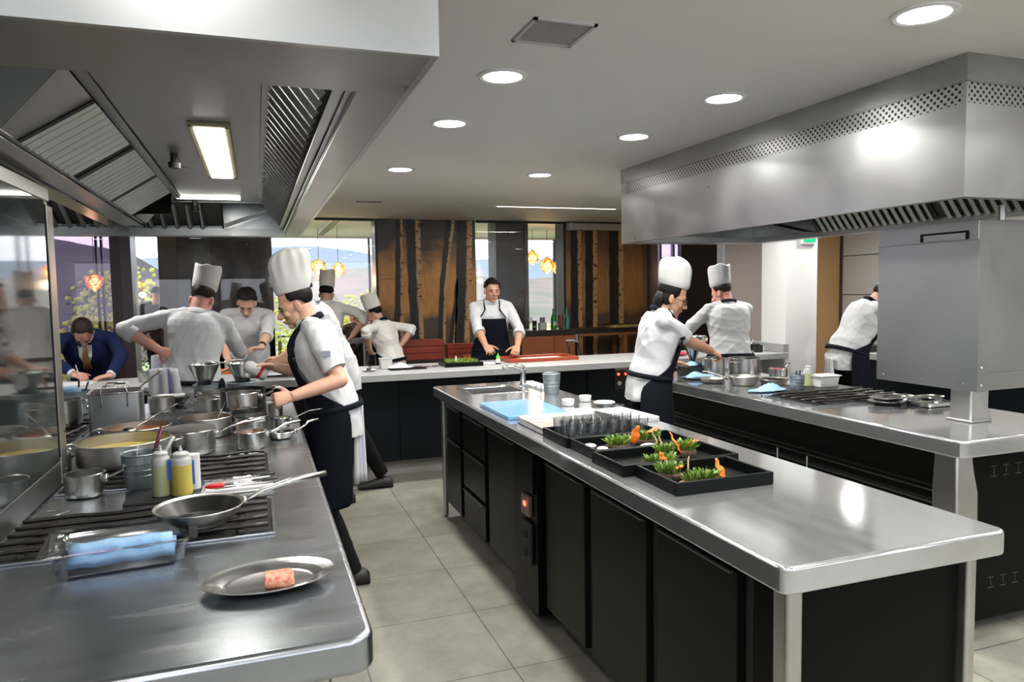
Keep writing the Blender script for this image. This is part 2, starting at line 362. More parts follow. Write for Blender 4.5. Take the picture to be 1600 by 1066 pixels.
# ---------------- glass line behind the bar
n = 1
def pane(x0, x1, y, z0, z1, m, frame=True, nm=None, t=.012):
    global n
    o = struct(B().box(x0, x1, y-t/2, y+t/2, z0, z1).build('window_%d' % n, m)); n += 1
    if frame:
        f = B(); f.box(x0, x1, y-.02, y+.02, z1-.03, z1); f.box(x0, x1, y-.02, y+.02, z0, z0+.04)
        struct(f.build('window_frame', M['blackframe'], o))
    return o
pane(-3.6, -1.56, GLASS_Y, 0, CEIL, M['tinted'])
pane(-1.335, -1.08, GLASS_Y, 0, CEIL, M['pane'])
pane(-1.07, .215, GLASS_Y-.16, 0, CEIL, M['pane'], False)
pane(.225, 1.47, GLASS_Y, 0, CEIL, M['pane'])
pane(2.845, 4.12, GLASS_Y, 0, CEIL, M['pane'])
pane(5.50, 6.03, GLASS_Y, 0, CEIL, M['tinted'])
struct(B().box(-3.8, -3.6, GLASS_Y-.1, GLASS_Y+.1, 0, CEIL).build('trim_3', M['mauve']))
struct(B().box(-1.555, -1.45, GLASS_Y-.12, GLASS_Y+.3, 0, CEIL).build('trim_4', M['brown']))
struct(B().box(-1.449, -1.34, GLASS_Y-.12, GLASS_Y+.3, 0, CEIL).build('trim_5', M['mauve']))
struct(B().box(3.14, 3.56, GLASS_Y+.05, GLASS_Y+.4, 0, CEIL).build('wall_column_dark', M['darkcol']))
struct(B().box(3.56, 3.61, GLASS_Y+.03, GLASS_Y+.4, 0, CEIL).build('trim_6', M['brown']))
struct(B().box(5.49, 5.60, GLASS_Y-.1, GLASS_Y+.1, 0, CEIL).build('trim_7', mat('silver_column', (.30, .28, .33), .2, .7)))
struct(B().box(6.03, 7.6, GLASS_Y-.05, GLASS_Y+.05, 0, CEIL).build('wall_dark_glass', mat('dark_glossy_wall', (.035, .030, .032), .12, 0, spec=.8)))
# ---------------- outer window wall of the dining room
for x0, x1 in ((-4.5, -2.28), (-2.22, 1.86), (1.87, 5.32), (5.34, 11)):
    pane(x0, x1, OUT_Y, 0, CEIL, M['pane'], False)
for x, wd in ((-2.283, .03), (-2.21, .03), (-1.83, .07), (1.867, .03), (1.99, .05), (5.331, .035), (7.6, .05), (7.9, .05)):
    struct(B().box(x-wd/2, x+wd/2, OUT_Y-.05, OUT_Y+.03, 0, CEIL).build('trim_mullion', M['alframe'] if wd > .04 else M['blackframe']))
struct(B().box(-4.5, 11, OUT_Y-.06, OUT_Y+.06, CEIL-.02, CEIL+.1).build('trim_window_head', M['white']))
struct(B().box(11, 11.1, 7, OUT_Y, 0, CEIL).build('wall_dining_right', M['darkcol']))
struct(B().box(6.9, 11, 7.0, 7.1, 0, CEIL).build('wall_dining_near', M['darkcol']))
# slot diffuser in the dining ceiling
t = thing('slot_diffuser', 'long black slot diffuser with white rims in the dining room ceiling', 'air vent', (1.03, 9.62, CEIL))
B().box(-.05, .05, -.05, 2.6, -.004, .01).build('slot', M['blackframe'], t)
for s in (-1, 1): B().box(s*.07-.018, s*.07+.018, -.05, 2.6, -.008, .006).build('rim', M['white'], t)

# ---------------- downlights
def make_downlight():
    t = thing('downlight', 'x', 'ceiling light', (0, 0, 0))
    B().lathe([(.086, -.001), (.112, -.001), (.112, -.006), (.100, -.010), (.086, -.007), (.086, -.001)], 32, cap=False).build('trim_ring', M['white'], t, smooth=30)
    B().lathe([(.086, -.003), (.084, -.006), (.0001, -.008)], 32, cap=False).build('lens', M['lampglow'], t, smooth=30)
    return t
DLBL = {0: 'nearest round downlight of the left ceiling row, beside the hood corner', 1: 'second round downlight of the left ceiling row',
        2: 'farthest small round downlight of the left ceiling row', 3: 'farthest small round downlight of the right ceiling row',
        4: 'third round downlight of the right ceiling row, before the pale hood end', 5: 'second round downlight of the right ceiling row',
        6: 'largest round downlight, near the top right corner of the ceiling'}
d0 = make_downlight(); first = True
for i, (x, y) in enumerate(DOWNLIGHTS):
    o = d0 if first else dup(d0); first = False
    o.location = (x, y, CEIL)
    o['label'] = DLBL.get(i, 'round downlight beyond the view, one of those lighting the rest of the kitchen'); o['group'] = 'round ceiling downlights' if i in DLBL else 'downlights outside the view'
# ceiling vent, strip light, tiny grille
v = thing('ceiling_vent', 'square grey ceiling vent above the first left downlight', 'air vent', (1.075, 2.53, CEIL))
f = B(); s = .122
for a in ((-s, s, -s, -s+.014), (-s, s, s-.014, s), (-s, -s+.014, -s, s), (s-.014, s, -s, s)): f.box(*a, -.008, 0)
f.build('frame', M['lightgrey'], v)
f = B()
for k in range(17): f.box(-s+.014, s-.014, -s+.016+k*.0135, -s+.023+k*.0135, -.005, 0)
f.build('grille', mat('vent_grey', (.36, .35, .33), .6), v)
v = thing('strip_light', 'long thin recessed strip light in the ceiling above the bar', 'ceiling light', (3.35, 7.8, CEIL))
B().box(-.74, .74, -.025, .025, -.004, .0).build('diffuser', M['stripglow'], v)
f = B(); f.box(-.77, .77, -.045, -.026, -.006, 0); f.box(-.77, .77, .026, .045, -.006, 0); f.build('frame', M['white'], v)
lamp('strip_lamp', 'AREA', (3.35, 7.8, CEIL-.01), 10, 1.4, (1, .9, .75), sy=.05)
v = thing('ceiling_grille', 'tiny slotted grille in the ceiling above the mural', 'air vent', (1.15, 7.7, CEIL))
B().box(-.13, .13, -.03, .03, -.006, 0).build('grille', mat('grille_grey', (.16, .15, .14), .6), v)
# ---------------- dining room warm lamps
def pendant(x, y, z, r, label, cord=True, glow=True):
    t = thing('pendant_lamp', label, 'pendant lamp', (x, y, z), random.uniform(0, 90), 'golden pendant lamps over the dining room')
    bm = bmesh.new(); bmesh.ops.create_icosphere(bm, subdivisions=1, radius=r)
    rr = random.Random(int(x*100))
    for q in bm.verts: q.co *= rr.uniform(.82, 1.12)
    me = bpy.data.meshes.new('shade'); bm.to_mesh(me); ed = [(tuple(e.verts[0].co), tuple(e.verts[1].co)) for e in bm.edges]
    bm.free(); me.materials.append(M['amber']); o = bpy.data.objects.new('lamp_shade', me); C.objects.link(o); o.parent = t
    wv = B()
    for a, b in ed: wv.tube([a, b], .006, 5)
    wv.build('wire_frame', M['gold'], t)
    B().ell((0, 0, 0), (.045, 0, 0), (0, .045, 0), (0, 0, .05)).build('bulb', M['bulbglow'], t, smooth=0)
    B().tube([(0, 0, r*.9), (0, 0, CEIL-z)], .004, 6).build('cord', M['blackframe'], t)
    lamp('pendant_bulb_lamp', 'POINT', (x, y, z-r-.05), 6, .06, (1, .6, .28))
pendant(.872, 10.8, 1.935, .125, 'golden faceted pendant lamp in the left of the dining window')
pendant(1.145, 10.8, 1.885, .115, 'golden faceted pendant lamp nearest the left side of the birch mural')
pendant(4.18, 10.8, 2.06, .12, 'highest golden faceted pendant lamp, clear above and amber below')
pendant(4.43, 10.8, 1.94, .13, 'golden pendant lamp, middle of the cluster beside the black frame')
pendant(4.66, 10.9, 1.91, .12, 'golden pendant lamp at the right of the cluster, cut by the black frame')
pendant(-1.95, 10.6, 1.75, .12, 'golden pendant lamp standing in for lamp reflections in the tinted pane at far left')  # added lamp body in place of lamps mirrored in the pane
pendant(6.55, 8.3, 1.93, .10, 'copper pendant lamp standing in for a reflection above the plain toque at right')  # added lamp body in place of a copper lamp's reflection
lamp('dining_lamp', 'AREA', (1.5, 11, CEIL-.02), 12, 1.2, (1, .93, .85), sy=1.2)

# ---------------------------------------------------------------- printed birch murals
def mural_mat(name, c_top, c_mid, c_low, gloss=.35):
    m = bpy.data.materials.new(name); m.use_nodes = True; nt = m.node_tree; p = nt.nodes['Principled BSDF']; L = nt.links
    tc = nt.nodes.new('ShaderNodeTexCoord'); sp = nt.nodes.new('ShaderNodeSeparateXYZ'); L.new(tc.outputs['Object'], sp.inputs[0])
    n = nt.nodes.new('ShaderNodeTexNoise'); n.inputs['Scale'].default_value = 2.0; n.inputs['Detail'].default_value = 5
    ad = nt.nodes.new('ShaderNodeMath'); ad.operation = 'MULTIPLY_ADD'; ad.inputs[1].default_value = 1.1
    L.new(tc.outputs['Object'], n.inputs[0]); L.new(n.outputs[0], ad.inputs[0]); L.new(sp.outputs['Z'], ad.inputs[2])
    mr = nt.nodes.new('ShaderNodeMapRange'); mr.inputs[1].default_value = .9+.5; mr.inputs[2].default_value = 2.5+.55; L.new(ad.outputs[0], mr.inputs[0])
    cr = nt.nodes.new('ShaderNodeValToRGB'); L.new(mr.outputs[0], cr.inputs[0]); e = cr.color_ramp.elements
    e[0].position = 0; e[0].color = (*c_low, 1); e[1].position = 1; e[1].color = (*c_top, 1)
    for pos, col in ((.22, c_low), (.36, c_mid), (.58, c_mid), (.8, c_top)): q = e.new(pos); q.color = (*col, 1)
    n2 = nt.nodes.new('ShaderNodeTexNoise'); n2.inputs['Scale'].default_value = 9; n2.inputs['Detail'].default_value = 6
    mp = nt.nodes.new('ShaderNodeMapping'); mp.inputs['Scale'].default_value = (3, 1, .6); L.new(tc.outputs['Object'], mp.inputs[0]); L.new(mp.outputs[0], n2.inputs[0])
    mx = nt.nodes.new('ShaderNodeMix'); mx.data_type = 'RGBA'; mx.blend_type = 'MULTIPLY'; mx.inputs[0].default_value = .5
    L.new(cr.outputs[0], mx.inputs[6]); L.new(n2.outputs[0], mx.inputs[7]); L.new(mx.outputs[2], p.inputs['Base Color']); p.inputs['Roughness'].default_value = gloss
    return m
M['mural'] = mural_mat('birch_print_background', (.08, .062, .055), (1.0, .46, .11), (.15, .10, .075))
M['mural_dark'] = mural_mat('dark_birch_print', (.012, .011, .011), (.05, .035, .025), (.015, .013, .012), .2)
M['mural2'] = mural_mat('amber_birch_print', (.22, .13, .07), (.52, .27, .10), (.16, .10, .07))
def trunk_mat(name, dark, pale):
    m = bpy.data.materials.new(name); m.use_nodes = True; nt = m.node_tree; p = nt.nodes['Principled BSDF']; L = nt.links
    uv = nt.nodes.new('ShaderNodeUVMap'); sp = nt.nodes.new('ShaderNodeSeparateXYZ'); L.new(uv.outputs[0], sp.inputs[0])
    tc = nt.nodes.new('ShaderNodeTexCoord'); n = nt.nodes.new('ShaderNodeTexNoise'); n.inputs['Scale'].default_value = 10; n.inputs['Detail'].default_value = 3
    L.new(tc.outputs['Object'], n.inputs[0]); a = nt.nodes.new('ShaderNodeMath'); a.operation = 'MULTIPLY_ADD'; a.inputs[1].default_value = .12; L.new(n.outputs[0], a.inputs[0]); L.new(sp.outputs['X'], a.inputs[2])
    cr = nt.nodes.new('ShaderNodeValToRGB'); L.new(a.outputs[0], cr.inputs[0]); e = cr.color_ramp.elements
    e[0].position = .66; e[0].color = (*dark, 1); e[1].position = .78; e[1].color = (*pale, 1)
    v = nt.nodes.new('ShaderNodeTexNoise'); v.inputs['Scale'].default_value = 26; v.inputs['Detail'].default_value = 2
    mp = nt.nodes.new('ShaderNodeMapping'); mp.inputs['Scale'].default_value = (.5, 1, 1); L.new(tc.outputs['Object'], mp.inputs[0]); L.new(mp.outputs[0], v.inputs[0])
    c2 = nt.nodes.new('ShaderNodeValToRGB'); c2.color_ramp.elements[0].position = .34; c2.color_ramp.elements[0].color = (.12, .08, .06, 1); c2.color_ramp.elements[1].position = .42; L.new(v.outputs[0], c2.inputs[0])
    mx = nt.nodes.new('ShaderNodeMix'); mx.data_type = 'RGBA'; mx.blend_type = 'MULTIPLY'; mx.inputs[0].default_value = 1
    L.new(cr.outputs[0], mx.inputs[6]); L.new(c2.outputs[0], mx.inputs[7]); L.new(mx.outputs[2], p.inputs['Base Color']); p.inputs['Roughness'].default_value = .4
    return m
M['trunk'] = trunk_mat('birch_trunk_print', (.020, .018, .018), (.65, .40, .20))
M['trunk2'] = trunk_mat('birch_trunk_print_amber', (.016, .016, .018), (.58, .34, .15))
M['trunk_dark'] = trunk_mat('birch_trunk_print_dark', (.004, .004, .004), (.03, .022, .016))
def print_trunk(par, pts, y, m, name='printed_birch_trunk'):
    """pts: list of (z, x_left, x_right) top to bottom; a flat print with its own place on the panel"""
    mb = B(); vs = []; fs = []
    N = 12; zs = [p[0] for p in pts]
    rows = []
    for k in range(N+1):
        z = zs[0]+(zs[-1]-zs[0])*k/N
        xl = np.interp(-z, [-q for q in zs], [q[1] for q in pts]); xr = np.interp(-z, [-q for q in zs], [q[2] for q in pts])
        w_ = .006*math.sin(z*17+xl*9); rows.append((xl+w_, xr-w_, z))
    for xl, xr, z in rows: vs += [(xl, y, z), (xr, y, z)]
    for k in range(N): fs.append((2*k, 2*k+1, 2*k+3, 2*k+2))
    mb.add(vs, fs); me = mb.mesh(name); me.materials.append(m); uv = me.uv_layers.new(name='UVMap')
    for pl in me.polygons:
        for li in pl.loop_indices: uv.data[li].uv = (me.loops[li].vertex_index % 2, 0)
    o = bpy.data.objects.new(name, me); C.objects.link(o); o.parent = par; return o
def mural(x0, x1, y, th, label, mbg, trunks, mtr, frame=True, branches=()):
    t = thing('birch_mural_panel', label, 'mural', (x0, y, 0), 0, 'tall birch forest print panels')
    W = x1-x0
    B().box(0, W, 0, th, 0, CEIL).build('panel', M['blackframe'], t)
    B().box(.03 if frame else 0, W-.01, -.006, 0, 0, CEIL-.005).build('print', mbg, t)
    for tr in trunks: print_trunk(t, [(z, a*W, b*W) for z, a, b in tr], -.008, mtr)
    for br in branches:
        B().tube([(a*W, -.008, z) for a, z in br], .006, 4, flat=.3, up=(0, 0, 1)).build('printed_branch', M['blackframe'], t)
mural(1.481, 2.833, GLASS_Y, .30, 'tall orange and black birch forest print standing behind the bar centre', M['mural'],
      [[(2.5, .20, .27), (1.6, .18, .26), (.6, .14, .24)], [(2.5, .30, .44), (1.5, .31, .44), (.6, .34, .46)], [(2.5, .70, .79), (1.6, .62, .69), (.6, .57, .66)],
       [(1.72, .79, .81), (1.3, .75, .80), (.6, .67, .75)], [(2.5, .81, .97), (1.6, .79, .95), (.6, .75, .90)]], M['trunk'],
      branches=([(.03, 1.71), (.1, 1.73), (.18, 1.72)], [(.44, 2.12), (.55, 2.1), (.64, 2.12), (.75, 2.2)], [(.40, 2.3), (.45, 2.4), (.52, 2.48)], [(.24, 1.9), (.29, 2.02), (.31, 2.06)], [(.25, 1.5), (.28, 1.65), (.31, 1.74)],
                [(.44, 1.98), (.5, 1.95), (.56, 1.85)], [(.96, 1.9), (.99, 2.1)]))
mural(4.133, 5.486, GLASS_Y, .30, 'amber birch forest print behind the wooden console, under the screen case', M['mural2'],
      [[(2.4, .08, .20), (.5, .07, .21)], [(2.4, .25, .385), (.5, .24, .38)], [(2.4, .53, .70), (.5, .53, .70)]], M['trunk2'])
mural(-1.068, .207, GLASS_Y, .25, 'dark glossy birch print behind the two chefs at left', M['mural_dark'],
      [[(2.5, .30, .45), (.5, .28, .44)], [(2.5, .55, .66), (.5, .60, .70)], [(2.5, .80, .95), (.5, .78, .93)]], M['trunk_dark'], False)
t = tag(B().box(-1.068, -.87, GLASS_Y-.03, GLASS_Y-.012, 0, CEIL).build('printed_strip', mat('ochre_print', (.16, .10, .055), .4, col2=(.10, .06, .03), noise_scale=5)), 'narrow ochre strip down the left side of the dark birch print', 'panel')
t = thing('projection_screen_case', 'cream roll-up screen case fixed above the amber birch print', 'screen', (4.22, GLASS_Y-.14, 2.38))
B().box(0, 1.30, 0, .12, 0, .095).build('case', M['screencase'], t, bevel=.01); B().box(-.05, .0, .0, .12, .0, .10).build('end_cap', M['lightgrey'], t, bevel=.004)

# ---------------------------------------------------------------- outside
def hill(name, label, x0, x1, y0, y1, f, m, nx=70, ny=14, cat='hill', kind='structure'):
    mb = B(); rows = []
    for j in range(ny+1):
        y = y0+(y1-y0)*j/ny
        rows.append([(x, y, f(x, y)) for x in np.linspace(x0*y/y1, x1*y/y1, nx)])
    mb.loft([[Vector(p) for p in r] for r in rows], closed=False, cap=False)
    o = mb.build(name, m, smooth=0); tag(o, label, cat, kind=kind); return o
def nz(x, y, s, sd=0): return noise.fractal(Vector((x*s, y*s, sd)), 1.0, 2.0, 5)
M['hill_far'] = mat('painted_haze_hill', (.14, .21, .29), .9, col2=(.22, .27, .30), noise_scale=.03, detail=6)  # distance haze is mixed into this pale blue colour
M['hill_mid'] = mat('violet_vineyard_slope', (.30, .20, .21), .9, col2=(.08, .15, .08), noise_scale=.07, stretch=(1, .5, 1), detail=6)
M['hill_left'] = mat('dark_wooded_hill', (.035, .04, .05), .9, col2=(.07, .055, .06), noise_scale=.06)
M['meadow'] = mat('pale_meadow', (.30, .36, .17), .9, col2=(.20, .27, .12), noise_scale=.15)
def far_f(x, y):
    u = x/y; prof = np.interp(u, [-.3, -.12, .02, .07, .13, .17, .30, .45, .6, .9], [.050, .052, .062, .064, .058, .048, .046, .050, .052, .06])
    k = max(0, min(1, (y-300)/150)); return 1.5+y*prof*(k**.7)+nz(x, y, .006)*4*k-2
hill('hill', 'blue ridge on the horizon, haze put into its colour', -180, 420, 300, 460, far_f, M['hill_far'], 110)
def mid_f(x, y):
    u = x/y; prof = np.interp(u, [-.3, .0, .15, .3, .42, .7], [.022, .026, .034, .020, .016, .03]); k = (y-90)/200
    return -4+k*(5.5+y*prof)+nz(x, y, .02)*1.6
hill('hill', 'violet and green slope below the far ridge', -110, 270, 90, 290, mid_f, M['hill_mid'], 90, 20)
def left_f(x, y):
    u = x/y; prof = np.interp(u, [-.5, -.30, -.21, -.17, -.14, -.10, -.05], [.085, .080, .070, .060, .050, .02, -.02]); k = (y-60)/90
    return -3+k*(4.5+y*prof)+nz(x, y, .05)*1.4
hill('hill', 'dark wooded hill seen through the tinted pane at left', -80, -4, 60, 152, left_f, M['hill_left'], 70, 16)
hill('ground', 'pale green meadow outside the windows', -90, 170, 13.5, 100, lambda x, y: -2.2-min(1, y/60)*1.2+nz(x, y, .05)*.5, M['meadow'], 50, 20, 'ground')
M['bush1'] = mat('yellow_green_foliage', (.36, .40, .05), .7, col2=(.50, .50, .10), noise_scale=3, bump=.5, bump_scale=9)
M['bush2'] = mat('dark_green_foliage', (.06, .09, .035), .8, col2=(.12, .14, .05), noise_scale=2, bump=.5, bump_scale=6)
M['bush3'] = mat('rust_foliage', (.16, .10, .07), .8, col2=(.10, .11, .05), noise_scale=2, bump=.5, bump_scale=6)
def bush(x, y, z, r, m, label, group):
    t = thing('bush', label, 'bush', (x, y, z), 0, group)
    rr = random.Random(int(x*31+y*7)); mb = B()
    for k in range(430):
        a = rr.uniform(0, 2*PI); b = math.asin(rr.uniform(-.75, 1)); q = r*rr.uniform(.62, 1.05)
        c = Vector((q*math.cos(a)*math.cos(b), q*math.sin(a)*math.cos(b)*.8, q*math.sin(b)*1.15)); s = r*rr.uniform(.03, .075)
        ax = Vector((rr.gauss(0, 1), rr.gauss(0, 1), rr.gauss(0, 1))).normalized(); bx = ax.orthogonal().normalized()
        mb.ell(c, ax*s, bx*s*.8, ax.cross(bx)*s*.6, 6, 4)
    mb.build('foliage', m, t, smooth=0)
    B().tube([(0, 0, -3.2-z if z < 0 else -r-2.5), (0, 0, -.1*r)], [.08, .05], 7).build('stem', M['bark'], t)
G = 'bushes outside the dining windows'
bush(-3.1, 20, 1.0, 1.2, M['bush1'], 'bright yellow-green bush in the narrow gap beside the mauve column', G)
bush(-2.1, 27, .5, 1.1, M['bush1'], 'bright yellow-green bush behind the standing waiter', G)
bush(-4.1, 22, .2, .9, M['bush1'], 'small yellow-green bush behind the tinted pane near its column', G)
bush(-6.2, 24, -.5, 1.2, M['bush1'], 'yellow-green bush low in the middle of the tinted pane', G)
bush(-7.9, 28, .0, 1.6, M['bush2'], 'dark green bush low at the left of the tinted pane', G)
bush(-5.6, 33, .9, 1.5, M['bush2'], 'dark green tree in the middle of the tinted pane', G)
bush(-4.9, 28, -.8, 1.5, M['bush3'], 'rust coloured bush low in the tinted pane', G)
bush(-11.0, 37, .2, 2.0, M['bush3'], 'rust coloured trees behind the dark green bush at far left', G)
bush(3.4, 24, .3, 1.15, M['bush1'], 'light green bush right of the grey toque in the dining window', G)
bush(1.9, 21.5, .2, .85, M['bush1'], 'light green bush behind the grey toque in the dining window', G)
bush(.6, 22, .4, 1.0, M['bush1'], 'yellow bush behind the tall toque of the nearest chef', G)
bush(11.2, 25, -.6, 1.1, M['bush1'], 'yellow-green bush behind the teal bottle', G)
# ================================================================ hoods
def perforated():
    m = bpy.data.materials.new('perforated_steel'); m.use_nodes = True; nt = m.node_tree; L = nt.links; p = nt.nodes['Principled BSDF']
    tc = nt.nodes.new('ShaderNodeTexCoord'); sp = nt.nodes.new('ShaderNodeSeparateXYZ'); L.new(tc.outputs['Object'], sp.inputs[0])
    def mth(op, a, b=None):
        n = nt.nodes.new('ShaderNodeMath'); n.operation = op
        for i, q in enumerate((a, b)):
            if q is None: continue
            if isinstance(q, (int, float)): n.inputs[i].default_value = q
            else: L.new(q, n.inputs[i])
        return n.outputs[0]
    u = mth('ADD', sp.outputs['X'], sp.outputs['Y'])
    su = mth('SINE', mth('MULTIPLY', u, 2*PI/.034)); sv = mth('SINE', mth('MULTIPLY', sp.outputs['Z'], 2*PI/.033))
    h = mth('GREATER_THAN', mth('MULTIPLY', su, sv), .28)
    mx = nt.nodes.new('ShaderNodeMix'); mx.data_type = 'RGBA'; mx.inputs[6].default_value = (.55, .56, .56, 1); mx.inputs[7].default_value = (.004, .004, .004, 1)
    L.new(h, mx.inputs[0]); L.new(mx.outputs[2], p.inputs['Base Color'])
    L.new(mth('SUBTRACT', 1.0, h), p.inputs['Metallic']); p.inputs['Roughness'].default_value = .33
    return m
M['perf'] = perforated()
def baffle_bank(par, a, b, along0, along1, axis, pitch=.042, name='baffle_filter', tiltw=.45):
    """slats running down the slope from a=(h,z) to b=(h,z), stepped along the other axis"""
    mb = B(); n = int((along1-along0)/pitch)
    d = Vector((b[0]-a[0], b[1]-a[1])); nrm = Vector((-d.y, d.x)).normalized()
    if nrm.y > 0: nrm = -nrm
    th = .016
    def P(h, s, z): return (h, s, z) if axis == 'y' else (s, h, z)
    for k in range(n):
        s0 = along0+k*pitch; w_ = pitch*tiltw
        prof = [(s0, 0), (s0+w_*.35, th), (s0+w_*.65, th), (s0+w_, 0)]
        r0 = [P(a[0]+nrm.x*q, s, a[1]+nrm.y*q) for s, q in prof]; r1 = [P(b[0]+nrm.x*q, s, b[1]+nrm.y*q) for s, q in prof]
        mb.loft([[Vector(p) for p in r0], [Vector(p) for p in r1]], cap=True)
    o = mb.build(name, M['filter'], par, smooth=20)
    bk = B(); o0 = nrm*(-.012)
    q = [P(a[0]+o0.x, along0, a[1]+o0.y), P(b[0]+o0.x, along0, b[1]+o0.y), P(b[0]+o0.x, along1, b[1]+o0.y), P(a[0]+o0.x, along1, a[1]+o0.y)]
    bk.add(q, [(0, 1, 2, 3)]); bk.build('filter_backing', M['hood_dark'], o)
    fr = B()
    def barq(p, q_): fr.tube([p, q_], .006, 4)
    for s in (along0, along1): barq(P(a[0]+nrm.x*.004, s, a[1]+nrm.y*.004), P(b[0]+nrm.x*.004, s, b[1]+nrm.y*.004))
    fr.build('filter_frame', M['hood_dark'], o)
    return o
def strip(mb, pts, y0, y1, axis='y'):
    P = (lambda h, s, z: (h, s, z)) if axis == 'y' else (lambda h, s, z: (s, h, z))
    for (h0, z0), (h1, z1) in zip(pts[:-1], pts[1:]):
        mb.add([P(h0, y0, z0), P(h1, y0, z0), P(h1, y1, z1), P(h0, y1, z1)], [(0, 1, 2, 3)])
    return mb

# ---- left hood (over the cooking island)
HL = thing('extractor_hood', 'huge stainless extractor hood at upper left with a lit tube lamp inside', 'extractor hood', (0, 0, 1.91))
Z0 = 1.91
def L_(pts): return [(x, z-Z0) for x, z in pts]
s = B(); s.box(-2.2, .28, 1.107, 1.119, 0, CEIL-Z0-.001); s.box(.268, .28, 1.119, 4.86, 0, CEIL-Z0-.001); s.box(-2.2, .268, 4.848, 4.86, 0, CEIL-Z0-.001); s.box(-2.2, -2.188, 1.119, 4.848, 0, CEIL-Z0-.001)
s.build('outer_shell', M['hood'], HL)
s = B(); s.box(-2.188, .268, 1.119, 1.335, .001, .006); s.box(.185, .268, 1.335, 4.77, .001, .006); s.box(-2.188, .268, 4.77, 4.848, .001, .006)
s.box(.183, .188, 1.335, 4.77, .006, .02); s.box(-1.2, .185, 4.762, 4.77, .001, .045); s.box(-1.2, .185, 1.335, 1.343, .001, .045)
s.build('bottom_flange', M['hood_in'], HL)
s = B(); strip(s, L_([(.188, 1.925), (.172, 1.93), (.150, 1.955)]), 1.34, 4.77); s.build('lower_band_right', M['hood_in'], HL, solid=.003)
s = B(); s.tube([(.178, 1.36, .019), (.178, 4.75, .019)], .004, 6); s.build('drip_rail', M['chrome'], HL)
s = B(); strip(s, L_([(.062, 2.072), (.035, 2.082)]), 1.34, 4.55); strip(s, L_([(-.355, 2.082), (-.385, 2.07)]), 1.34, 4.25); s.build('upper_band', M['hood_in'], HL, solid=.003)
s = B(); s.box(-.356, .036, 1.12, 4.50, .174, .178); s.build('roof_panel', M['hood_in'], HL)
s = B(); strip(s, L_([(-.56, 1.957), (-.575, 1.95), (-.665, 1.938)]), 1.34, 4.42); s.build('lower_band_left', M['hood'], HL, solid=.004)
s = B(); s.box(-.74, -.665, 2.06, 4.45, .022, .026); s.build('plenum_plate', mat('plenum_plate_steel', (.16, .13, .14), .16, 1), HL)
# filters
baffle_bank(HL, (.150, .045), (.062, .162), 1.36, 4.44, 'y', .085)
for a, b in ((2.20, 2.84), (2.85, 3.46), (3.47, 4.0)): baffle_bank(HL, (-.56, .047), (-.385, .160), a, b, 'y', .064)
s = B(); s.add([(-.56, 2.06, .047), (-.56, 2.195, .047), (-.385, 2.195, .160), (-.385, 1.88, .160)], [(0, 1, 2, 3)]); strip(s, [(-.56, .047), (-.385, .160)], 4.005, 4.12)
s.add([(-.56, 4.12, .047), (-.385, 4.12, .16), (-.385, 4.16, .17), (-.56, 4.50, .047)], [(0, 1, 2, 3)]); s.build('blank_plate', M['hood_in'], HL, solid=.003); s = B(); s.add([(-.385, 1.88, .16), (-.56, 2.06, .047), (-1.5, 2.06, .047), (-1.5, 1.88, .16)], [(0, 1, 2, 3)]); s.build('end_plate', M['box_steel'], HL); s = B(); s.add([(-.39, 1.88, .161), (-1.5, 1.88, .161), (-1.5, 1.34, .161), (-.36, 1.34, .161)], [(0, 1, 2, 3)]); s.build('blank_plate', M['hood_in'], HL, solid=.003)
baffle_bank(HL, (4.79-.03, .05), (4.52, .165), -1.07, -.60, 'x', .07); baffle_bank(HL, (4.79-.03, .05), (4.52, .165), -.58, -.17, 'x', .07)
s = B(); strip(s, [(4.76, .05), (4.52, .165)], -.16, .15, 'x'); strip(s, [(4.76, .05), (4.52, .165)], -1.25, -1.08, 'x'); s.build('blank_plate', M['hood_in'], HL, solid=.003)
s = B(); strip(s, [(4.52, .165), (4.49, .172)], -1.2, .06, 'x'); s.build('upper_band', M['hood_in'], HL, solid=.003)
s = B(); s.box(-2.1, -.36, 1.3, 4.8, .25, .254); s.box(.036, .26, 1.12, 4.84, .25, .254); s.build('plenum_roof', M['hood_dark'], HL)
t = thing('hood_lamp', 'lit rectangular tube lamp set in the roof of the left hood', 'lamp', (-.118, 2.98, 2.079))
f = B(); f.box(-.062, .062, -.53, .53, -.008, .006); f.build('lamp_frame', mat('aged_frame', (.42, .36, .22), .5, .4), t, bevel=.003)
B().box(-.045, .045, -.50, .50, -.014, -.006).build('diffuser', M['tubeglow'], t, bevel=.004)
f = B()
for sy in (-.52, .52):
    for sx in (-.054, .054): f.ell((sx, sy, -.009), (.005, 0, 0), (0, .005, 0), (0, 0, .003), 8, 4)
f.build('screws', M['blackframe'], t)
lamp('hood_tube_lamp', 'AREA', (-.118, 2.98, 2.060), 5, .09, (1, .97, .88), sy=1.0)
t = thing('fire_nozzle', 'black nozzle fitting hanging from the hood roof beside the tube lamp', 'nozzle', (-.27, 3.02, 2.085))
B().tube([(0, 0, 0), (0, 0, -.035)], .014, 10).build('pipe', M['blackframe'], t); B().lathe([(.0, -.06), (.020, -.055), (.022, -.035), (.012, -.03)], 14).build('nozzle_head', M['blackframe'], t)
B().box(-.012, .012, -.012, .09, -.014, -.004).build('bracket', M['blackframe'], t)
t2 = dup(t, (-.30, 4.42, 2.075), 20, 'second black nozzle fitting at the far end of the left hood')
t = thing('hood_lamp', 'far tube lamp of the left hood, seen edge on', 'lamp', (-.22, 4.30, 2.078)); B().box(-.16, .16, -.008, .008, -.006, .004).build('diffuser', M['tubeglow'], t)

